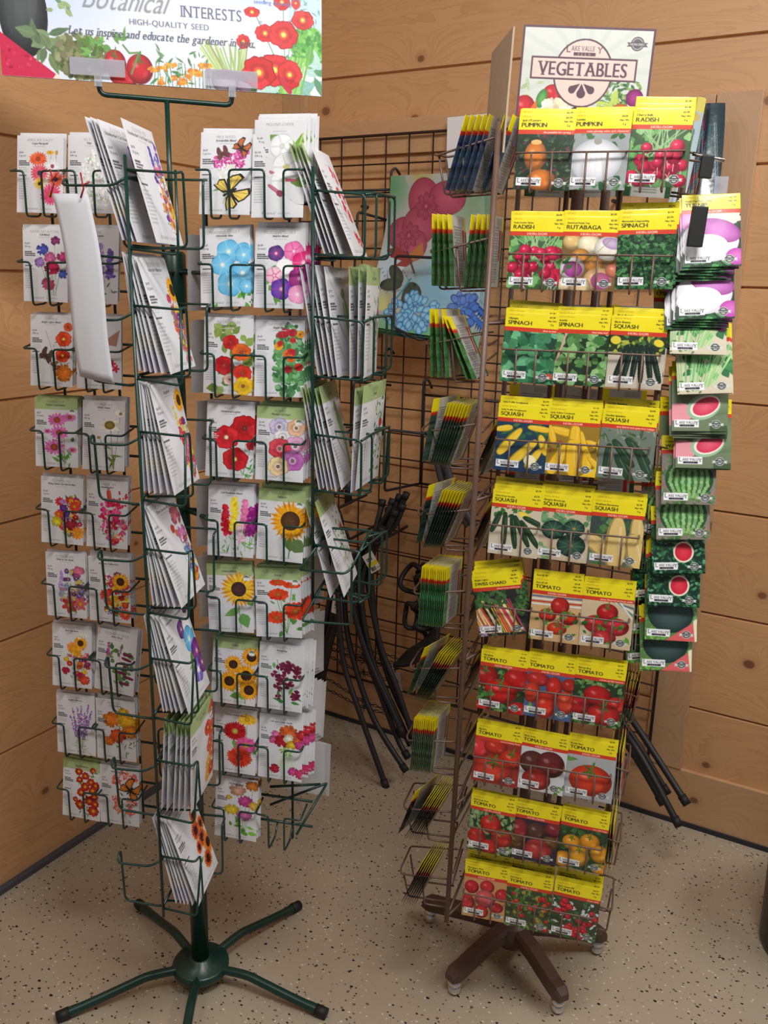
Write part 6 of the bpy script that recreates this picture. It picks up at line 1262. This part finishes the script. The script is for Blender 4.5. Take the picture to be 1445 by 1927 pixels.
def glass_art():
    w, h = 330, 400; s = Art(w, h, 1.6, (168, 178, 178), seed=12)
    s.ell(0, 30, 90, 90, 0, (168, 178, 178), (86, 156, 110)); s.ell(120, 0, 60, 40, 0, (168, 178, 178), (176, 170, 110)); s.ell(300, 60, 110, 120, 0, (168, 178, 178), (120, 150, 120)); s.ell(60, 250, 170, 90, 0, (168, 178, 178), (190, 216, 232)); s.ell(220, 280, 140, 100, 0, (168, 178, 178), (110, 170, 200)); s.ell(30, 350, 90, 60, 0, (168, 178, 178), (206, 206, 120)); s.ell(170, 400, 260, 50, 0, (168, 178, 178), (96, 170, 120))
    MG2 = (150, 50, 84)
    for x, y, rx, ry in ((130, 60, 54, 50), (180, 90, 50, 44), (210, 60, 60, 40), (70, 150, 56, 42), (120, 130, 56, 50), (110, 180, 44, 40)): s.ell(x, y, rx + 1.5, ry + 1.5, 0, (92, 24, 50)); s.ell(x, y, rx, ry, 0, MG2, (176, 76, 108)); 
    for x, y, q in ((140, 80, 44), (90, 155, 44)):
        for k in range(8): a = k * .785; s.ell(x + math.cos(a) * q * .5, y + math.sin(a) * q * .45, q * .38, q * .24, a, (130, 40, 74), (170, 70, 104)); s.line([(x, y), (x + math.cos(a) * q, y + math.sin(a) * q * .8)], 1.4, (110, 30, 60))
        s.ell(x, y, 8, None, 0, (120, 30, 60), (196, 110, 130))
    s.poly([(20, 196), (50, 186), (100, 200), (84, 222), (40, 214)], (140, 34, 44)); s.poly([(60, 236), (100, 206), (130, 214), (100, 236)], (140, 44, 40)); s.poly([(96, 206), (140, 170), (150, 206), (120, 220)], (176, 110, 50)); s.line([(92, 196), (130, 250)], 6, (70, 50, 60))
    for k in range(14): s.line([(14 + k * 9, 250 + (k % 3) * 8), (20 + k * 9, 244 + (k % 4) * 9)], 1.6, (40, 60, 80)); s.line([(10 + k * 9, 300 + (k % 3) * 5), (18 + k * 9, 296)], 1.4, (50, 80, 100))
    for x, y, L_, a in ((96, 276, 60, 3.8), (96, 282, 66, 3.05), (120, 280, 50, .6), (120, 286, 60, 1.4)): s.ell(x + math.cos(a) * L_ * .5, y + math.sin(a) * L_ * .5, L_ * .55, 17, a, (20, 46, 36), (44, 84, 66))
    s.line([(122, 266), (84, 336)], 6, (40, 140, 170))
    for _ in range(90): a = s.r.uniform(0, 6.28); q = math.sqrt(s.r.random()); x, y = 150 + 74 * q * math.cos(a), 350 + 48 * q * math.sin(a); s.ell(x, y, 12, 9, a, (30, 90, 150)); s.ell(x, y, 10.5, 7.5, a, (90, 170, 216), (150, 206, 236))
    for _ in range(60): a = s.r.uniform(0, 6.28); q = math.sqrt(s.r.random()); x, y = 290 + 40 * q * math.cos(a), 330 + 48 * q * math.sin(a); s.ell(x, y, 12, 9, a, (30, 60, 130)); s.ell(x, y, 10, 7, a, (70, 120, 200))
    return s.get()
def curved(name, A, w0, w1, h, base, mat_, flare, label, cat, group=None, thick=.004, tilt=0.0, yaw=0.0):
    ny, nx = A.shape[:2]; U, V = np.meshgrid(np.linspace(0, 1, nx), np.linspace(1, 0, ny)); tt = (1 - V)
    X = U * (w0 + (w1 - w0) * tt) - (w1 - w0) * .62 * tt ** 1.6; Yd = flare * tt ** 2.2 + .012 * np.sin(U * 3.1); Z = V * h - .03 * U * tt
    parts = []
    for off, fl in ((0, False), (-thick, True)):
        pts = np.stack([X, -(Yd + off), Z], -1).reshape(-1, 3).astype(np.float32); idx = np.arange(nx * ny).reshape(ny, nx); q = np.stack([idx[:-1, :-1], idx[1:, :-1], idx[1:, 1:], idx[:-1, 1:]], -1).reshape(-1, 4)
        if fl: q = q[:, ::-1]
        parts.append((pts, q, np.concatenate([A.reshape(-1, 3), np.ones((nx * ny, 1))], 1)))
    o = link(name, mesh_from(name, parts, mat_)); o.location = base; o.rotation_euler = (0, tilt, ROOM + yaw); tag(o, label, cat, group); return o
GA = glass_art()
g = curved('painted_glass_panel', GA, .28, .36, .405, room(.435, .10, 1.368), P_GLASS, .085, 'curved painted glass panel with a magenta flower, dragonfly and blue hydrangea', 'glass panel')
for k in range(3):
    c = g.copy(); COL.objects.link(c); c.location = room(.437 + .003 * k, .092 - .007 * k, 1.360 - .005 * k); tag(c, 'green edged glass panel stacked behind the magenta flower glass panel', 'glass panel', 'glass panels behind the front one')
# handwritten card
s = Art(150, 130, 1.2, (228, 228, 230)); s.text(42, 42, 'GLASS', 26, (50, 50, 54), shear=.06, wx=.85); s.rect(118, 20, 124, 22, (60, 60, 60), .6)
P0, q0, c0 = sheet_grid(s.get(), .15, .13, 0, 1, 0, 1); P0[:, 1] = -.001; P1, q1, c1 = sheet_grid(np.full((4, 4, 3), .7), .15, .13, 0, -1, 0, 1); P1[:, 1] = .001
o = link('handwritten_card', mesh_from('handwritten_card', [(P0, q0, c0), (P1, q1, c1)], P_SIGN)); o.location = room(.655, .045, 1.795); o.rotation_euler = (0, R(-1), ROOM); tag(o, 'white card with handwritten black letters on the grid behind the top left pocket', 'sign')
# dark iridescent glass at right
s = Art(110, 300, 1.6, (40, 60, 66), seed=4)
for k in range(30): x = s.r.uniform(0, 110); c = s.r.choice([(30, 110, 116), (110, 40, 86), (26, 40, 50), (60, 90, 96), (150, 50, 50), (60, 70, 110)]); s.line([(x, s.r.uniform(-20, 200)), (x + s.r.uniform(-10, 40), s.r.uniform(40, 320)), (x + s.r.uniform(-30, 30), 320)], s.r.uniform(3, 12), c, .85)
for k in range(8): x = s.r.uniform(20, 100); s.line([(x, 180), (x + 12, 300)], 1.6, (214, 196, 90)); s.line([(x - 10, 40), (x + 14, 200)], 1.0, (190, 206, 210))
curved('leaf_glass_panel', s.get(), .075, .11, .30, room(1.235, .10, 1.60), P_GLASS, .06, 'dark teal and purple leaf patterned glass panel at the top right of the grid', 'glass panel')
s = Art(40, 240, 1.6, (186, 206, 214), seed=5); s.rect(0, 0, 40, 26, (226, 214, 110)); s.line([(8, 0), (6, 240)], 5, (236, 244, 248)); s.line([(26, 60), (22, 240)], 6, (120, 134, 146)); s.line([(16, 60), (30, 110)], 5, (90, 120, 110)); s.ell(20, 36, 16, 8, 0, (214, 190, 120))
o = curved('rolled_glass_panel', s.get(), .026, .034, .25, room(1.228, .17, 1.655), P_GLASS, .03, 'silvery rolled edge of a glass panel beside the topmost right packets', 'glass panel', None, .012, R(6))

# ---- black garden rods
def rod(path, r, label, group, cap=True, off=0.0):
    pts = smooth_path([room(*p) for p in path], 7)
    e = empty('garden_rod', pts[-1]); bpy.context.view_layer.update(); tag(e, label, 'garden rod', group)
    def f():
        bm = bmesh.new(); tube_into(bm, pts, r, 10); finish('shaft', bm, M_BLACK)
        if cap:
            q = (pts[-1] - pts[-2]).normalized(); q0_ = (pts[0] - pts[1]).normalized()
            bm = bmesh.new(); tube_into(bm, [pts[-1] - q * .022, pts[-1] + q * .004], r * 1.3, 12); finish('end_cap', bm, M_BLACKCAP)
            bm = bmesh.new(); tube_into(bm, [pts[0] - q0_ * .018, pts[0] + q0_ * .003], r * 1.22, 12); finish('end_cap', bm, M_BLACKCAP)
    build_under(e, f)

RODS = [
 [(0.467, 0.16, 0.854), (0.465, 0.18, 0.803), (0.451, 0.2, 0.74), (0.357, 0.22, 0.626), (0.365, 0.24, 0.524), (0.397, 0.26, 0.354), (0.468, 0.28, 0.216), (0.582, 0.3, 0.0)],
 [(0.501, 0.16, 0.862), (0.492, 0.176, 0.818), (0.451, 0.191, 0.742), (0.377, 0.207, 0.618), (0.38, 0.223, 0.476), (0.429, 0.239, 0.33), (0.509, 0.254, 0.182), (0.632, 0.27, 0.056)],
 [(0.519, 0.15, 0.875), (0.501, 0.161, 0.821), (0.44, 0.172, 0.722), (0.395, 0.184, 0.632), (0.411, 0.195, 0.564), (0.439, 0.206, 0.39), (0.51, 0.217, 0.248), (0.578, 0.229, 0.129), (0.622, 0.24, 0.083)],
 [(0.542, 0.15, 0.884), (0.514, 0.16, 0.815), (0.45, 0.17, 0.724), (0.427, 0.18, 0.654), (0.446, 0.19, 0.558), (0.496, 0.2, 0.401), (0.563, 0.21, 0.282), (0.629, 0.22, 0.141)],
 [(0.547, 0.18, 0.857), (0.527, 0.183, 0.798), (0.463, 0.186, 0.716), (0.448, 0.189, 0.643), (0.464, 0.191, 0.51), (0.493, 0.194, 0.377), (0.551, 0.197, 0.25), (0.612, 0.2, 0.16)],
 [(0.534, 0.2, 0.841), (0.512, 0.203, 0.784), (0.468, 0.206, 0.719), (0.433, 0.209, 0.638), (0.434, 0.211, 0.51), (0.473, 0.214, 0.362), (0.544, 0.217, 0.239), (0.619, 0.22, 0.118)],
 [(0.504, 0.22, 0.789), (0.484, 0.223, 0.751), (0.461, 0.226, 0.707), (0.416, 0.229, 0.632), (0.412, 0.231, 0.529), (0.465, 0.234, 0.385), (0.546, 0.237, 0.248), (0.601, 0.24, 0.158)]]
RL = ['black curved rod reaching furthest forward onto the floor between the racks', 'black curved rod, second longest, its capped foot just right of the longest one', 'black curved rod with its foot close to the brown rack, third of the bunch', 'black curved rod whose top stands highest of the bunch between the racks', 'black curved rod in the middle of the bunch between the racks', 'black curved rod in the right half of the bunch, top bent to the right', 'black curved rod with the lowest bent top of the bunch']
for k, p in enumerate(RODS): rod(p, .0088, RL[k], 'bent black rods between the racks')
LRODS = [
 [(0.208, 0.12, 0.88), (0.235, 0.123, 0.833), (0.294, 0.127, 0.764), (0.298, 0.13, 0.616), (0.281, 0.133, 0.47), (0.247, 0.137, 0.314), (0.22, 0.14, 0.174)],
 [(0.192, 0.12, 0.869), (0.223, 0.123, 0.805), (0.279, 0.127, 0.736), (0.278, 0.13, 0.613), (0.257, 0.133, 0.464), (0.226, 0.137, 0.309), (0.207, 0.14, 0.19)],
 [(0.23, 0.14, 0.844), (0.261, 0.143, 0.789), (0.318, 0.147, 0.729), (0.323, 0.15, 0.627), (0.311, 0.153, 0.464), (0.281, 0.157, 0.348), (0.247, 0.16, 0.189)]]
for k, p in enumerate(LRODS): rod(p, .010, 'thick black rod drooping in the bundle behind the green rack, %s' % ('middle one', 'leftmost one', 'front one')[k], 'drooping rods behind the green rack')
RRODS = [
 [(1.188, 0.12, 0.408), (1.287, 0.185, 0.348), (1.438, 0.25, 0.215)],
 [(1.204, 0.16, 0.35), (1.295, 0.22, 0.309), (1.43, 0.28, 0.166)],
 [(1.192, 0.12, 0.361), (1.28, 0.15, 0.288), (1.376, 0.18, 0.186)],
 [(1.195, 0.12, 0.321), (1.293, 0.15, 0.227), (1.368, 0.18, 0.151)]]
RRL = ['black rod right of the brown rack, its capped end furthest right', 'black rod right of the brown rack reaching lowest to the floor', 'shorter black rod between the two long ones right of the brown rack', 'shortest black rod right of the brown rack']
for k, p in enumerate(RRODS): rod(p, .0088, RRL[k], 'black rods right of the brown rack')

# hooks carrying the rods
for (x, z, lb) in ((.42, .75, 'black hook bracket on the grid holding the bunch of rods'), (.27, .83, 'black hook bracket on the grid behind the green rack holding the thick rods')):
    e = empty('hook_bracket', room(x, .04, z)); bpy.context.view_layer.update(); tag(e, lb, 'hook')
    def f():
        bm = bmesh.new(); tube_into(bm, [room(x, .042, z - .04), room(x, .042, z + .05)], .012, 4); finish('plate', bm, M_BLACK)
        wires('arm', [[room(x - .02, .045, z), room(x - .02, .24, z - .01), room(x - .02, .255, z + .02)], [room(x + .07, .045, z + .0), room(x + .07, .24, z - .01), room(x + .07, .255, z + .02)]], .0045, M_BLACK, None, .01, 8)
    build_under(e, f)
# coiled ornament
e = empty('coiled_ornament', room(.57, .08, .5)); bpy.context.view_layer.update(); tag(e, 'black coiled metal ornament hanging on the grid left of the brown rack', 'ornament')
def coil():
    def sp(cx, cz, r0, r1, a0, a1, d=.10, n=26): return [room(cx + math.cos(a0 + (a1 - a0) * t / n) * (r0 + (r1 - r0) * t / n), d + .02 * math.sin(t * .5), cz + math.sin(a0 + (a1 - a0) * t / n) * (r0 + (r1 - r0) * t / n)) for t in range(n + 1)]
    for (cx, cz, r0, r1, a0, a1) in ((.56, .60, .054, .046, .6, 5.4), (.585, .63, .045, .02, -2.2, 3.2), (.60, .585, .05, .028, 1.6, 6.6), (.556, .488, .042, .040, 1.0, 6.6), (.60, .50, .046, .05, 2.2, 5.6), (.62, .46, .05, .05, 1.2, 4.4), (.61, .53, .05, .03, -1, 3.5)):
        bm = bmesh.new(); tube_into(bm, sp(cx, cz, r0, r1, a0, a1), .0078, 10); finish('coil', bm, M_BLACK)
    for k in range(9):
        a = k / 8 - .5; bm = bmesh.new()
        tube_into(bm, smooth_path([room(.50 + .01 * a, .12 + .03 * a, .31 + .02 * a), room(.545 + .01 * a, .12 + .02 * a, .345 - .03 * a), room(.60, .11 + .02 * a, .39 - .05 * a), room(.64, .10, .45 - .07 * a)], 5), .0075, 8); finish('strand', bm, M_BLACK)
    bm = bmesh.new(); bmesh.ops.create_uvsphere(bm, u_segments=14, v_segments=10, radius=.022)
    for v in bm.verts: v.co = room(.605, .1, .55) + v.co
    finish('knot', bm, M_BLACK)
build_under(e, coil)
# barbed wire strands
def barbed():
    bm = bmesh.new(); rr = random.Random(3)
    for z0, z1, d in ((.335, .300, .06), (.305, .285, .07), (.275, .262, .06), (.175, .105, .07), (.12, .09, .06), (.25, .215, .065)):
        for ph in (0, math.pi):
            pts = [room(.15 + .33 * t / 40, d + .004 * math.sin(t * .9 + ph), z0 + (z1 - z0) * t / 40 + .004 * math.cos(t * .9 + ph) + .006 * math.sin(t * .2)) for t in range(41)]; tube_into(bm, pts, .0016, 5)
        for q in (.12, .62):
            c = room(.15 + .33 * q, d, z0 + (z1 - z0) * q)
            for k in range(7): a = k * .9 + rr.random(); tube_into(bm, [c, c + Vector((math.cos(a) * .020, -.006, math.sin(a) * .020))], [.0024, .0008], 5)
    return finish('barbed_wire', bm, mat('dull_wire', (44, 50, 50), .5, .4, .2))
tag(barbed(), 'strands of dark barbed wire strung low across the grid behind the green rack', 'barbed wire')
# tags
def paper_tag(c, yaw, roll, w, h, art, label, name='price_tag', m=P_SIGN):
    s = Art(w, h, .6, (226, 226, 222), seed=int(w)); art(s); P0, q0, c0 = sheet_grid(s.get(), w / 1000, h / 1000, 0, 1, 0, 1); P0[:, 1] = -.0004; P1, q1, c1 = sheet_grid(np.full((3, 3, 3), .6), w / 1000, h / 1000, 0, -1, 0, 1); P1[:, 1] = .0004
    o = link(name, mesh_from(name, [(P0, q0, c0), (P1, q1, c1)], m)); o.matrix_world = Matrix.Translation(c) @ Matrix.Rotation(yaw, 4, 'Z') @ Matrix.Rotation(roll, 4, 'Y') @ Matrix.Translation((0, 0, -h / 1000)); tag(o, label, 'tag'); return o
def barc(s, x, y, w, h):
    while w > 0: q = s.r.uniform(.5, 1.4); s.rect(x, y, x + q, y + h, (40, 40, 40)); x += q + .8; w -= q + .8
def t1(s): s.rect(0, 28, 40, 40, (226, 214, 40)); barc(s, 8, 14, 20, 9); barc(s, 6, 42, 18, 12); s.text(28, 52, '24.99', 6, (50, 50, 50), bold=.4)
def t2(s): barc(s, 8, 14, 14, 30)
def t3(s): s.rect(0, 0, 44, 60, (176, 168, 160)); barc(s, 14, 26, 20, 7); s.text(8, 12, 'NORTH', 5, (110, 104, 100)); [s.rect(8, 40 + 4 * i, 36, 41 + 4 * i, (150, 142, 134)) for i in range(3)]
def t4(s): s.poly([(8, 36), (14, 22), (18, 32), (24, 20), (28, 34), (34, 28), (34, 38)], (40, 130, 170)); s.rect(8, 42, 34, 44, (110, 150, 170))
paper_tag(room(.475, .26, .715), ROOM, R(-36), 40, 58, t1, 'white and yellow price tag with a barcode hanging from the bunch of rods')
paper_tag(room(.272, .20, .590), ROOM, R(3), 27, 64, t2, 'narrow white barcode tag behind the lowest side pocket of the green rack')
paper_tag(room(.515, .155, .305), ROOM, R(-14), 44, 62, t3, 'grey cardboard tag hanging under the black coiled ornament')
paper_tag(room(.352, .22, .545), ROOM, R(8), 38, 62, t4, 'white tag with a small blue leaf emblem on the black rods')
wires_o = wires('tag_string', [[room(.505, .14, .325), room(.512, .155, .318), room(.515, .155, .302)]], .001, mat('string', (150, 146, 140), .8), None, 0); tag(wires_o, 'short string above the grey cardboard tag', 'string')
# dark tool handles behind the left side pockets of the brown rack
for k in range(2):
    bm = bmesh.new(); tube_into(bm, smooth_path([room(.600 + .028 * k, .10, 1.10), room(.615 + .028 * k, .10, .98), room(.655 + .028 * k, .10, .88), room(.72 + .02 * k, .09, .80)], 6), .012, 10)
    tag(finish('tool_handle', bm, mat('grey_rubber', (66, 68, 74), .5)), 'grey curved tool handle left of the brown rack, %s of the pair' % ('left', 'right')[k], 'tool handle')
# right edge: dark bin and white paper corner
tag(lathe('black_bin', [(.10, 0), (.125, .004), (.128, .02), (.135, .33), (.138, .335), (.138, .345), (.128, .345)], mat('black_plastic', (22, 23, 25), .4, 0, .1), None, 36, (1.036, 1.72, 0)), 'black plastic bin at the right edge of the picture', 'bin')
bm = bmesh.new(); n = 8; rows_ = [[bm.verts.new((.785 + .10 * i / n, 1.55 + .02 * i / n, .735 + .05 * j / 4 * (i / n) - .03 * i / n + .004 * math.sin(i))) for j in range(5)] for i in range(n + 1)]
for i in range(n):
    for j in range(4): bm.faces.new((rows_[i][j], rows_[i + 1][j], rows_[i + 1][j + 1], rows_[i][j + 1]))
bmesh.ops.remove_doubles(bm, verts=bm.verts, dist=1e-5); o = finish('paper_sheet', bm, M_PAPER); md = o.modifiers.new('t', 'SOLIDIFY'); md.thickness = .001; tag(o, 'white paper corner poking in at the right edge', 'paper')
# counter edge that carries the paper at the right, outside the frame
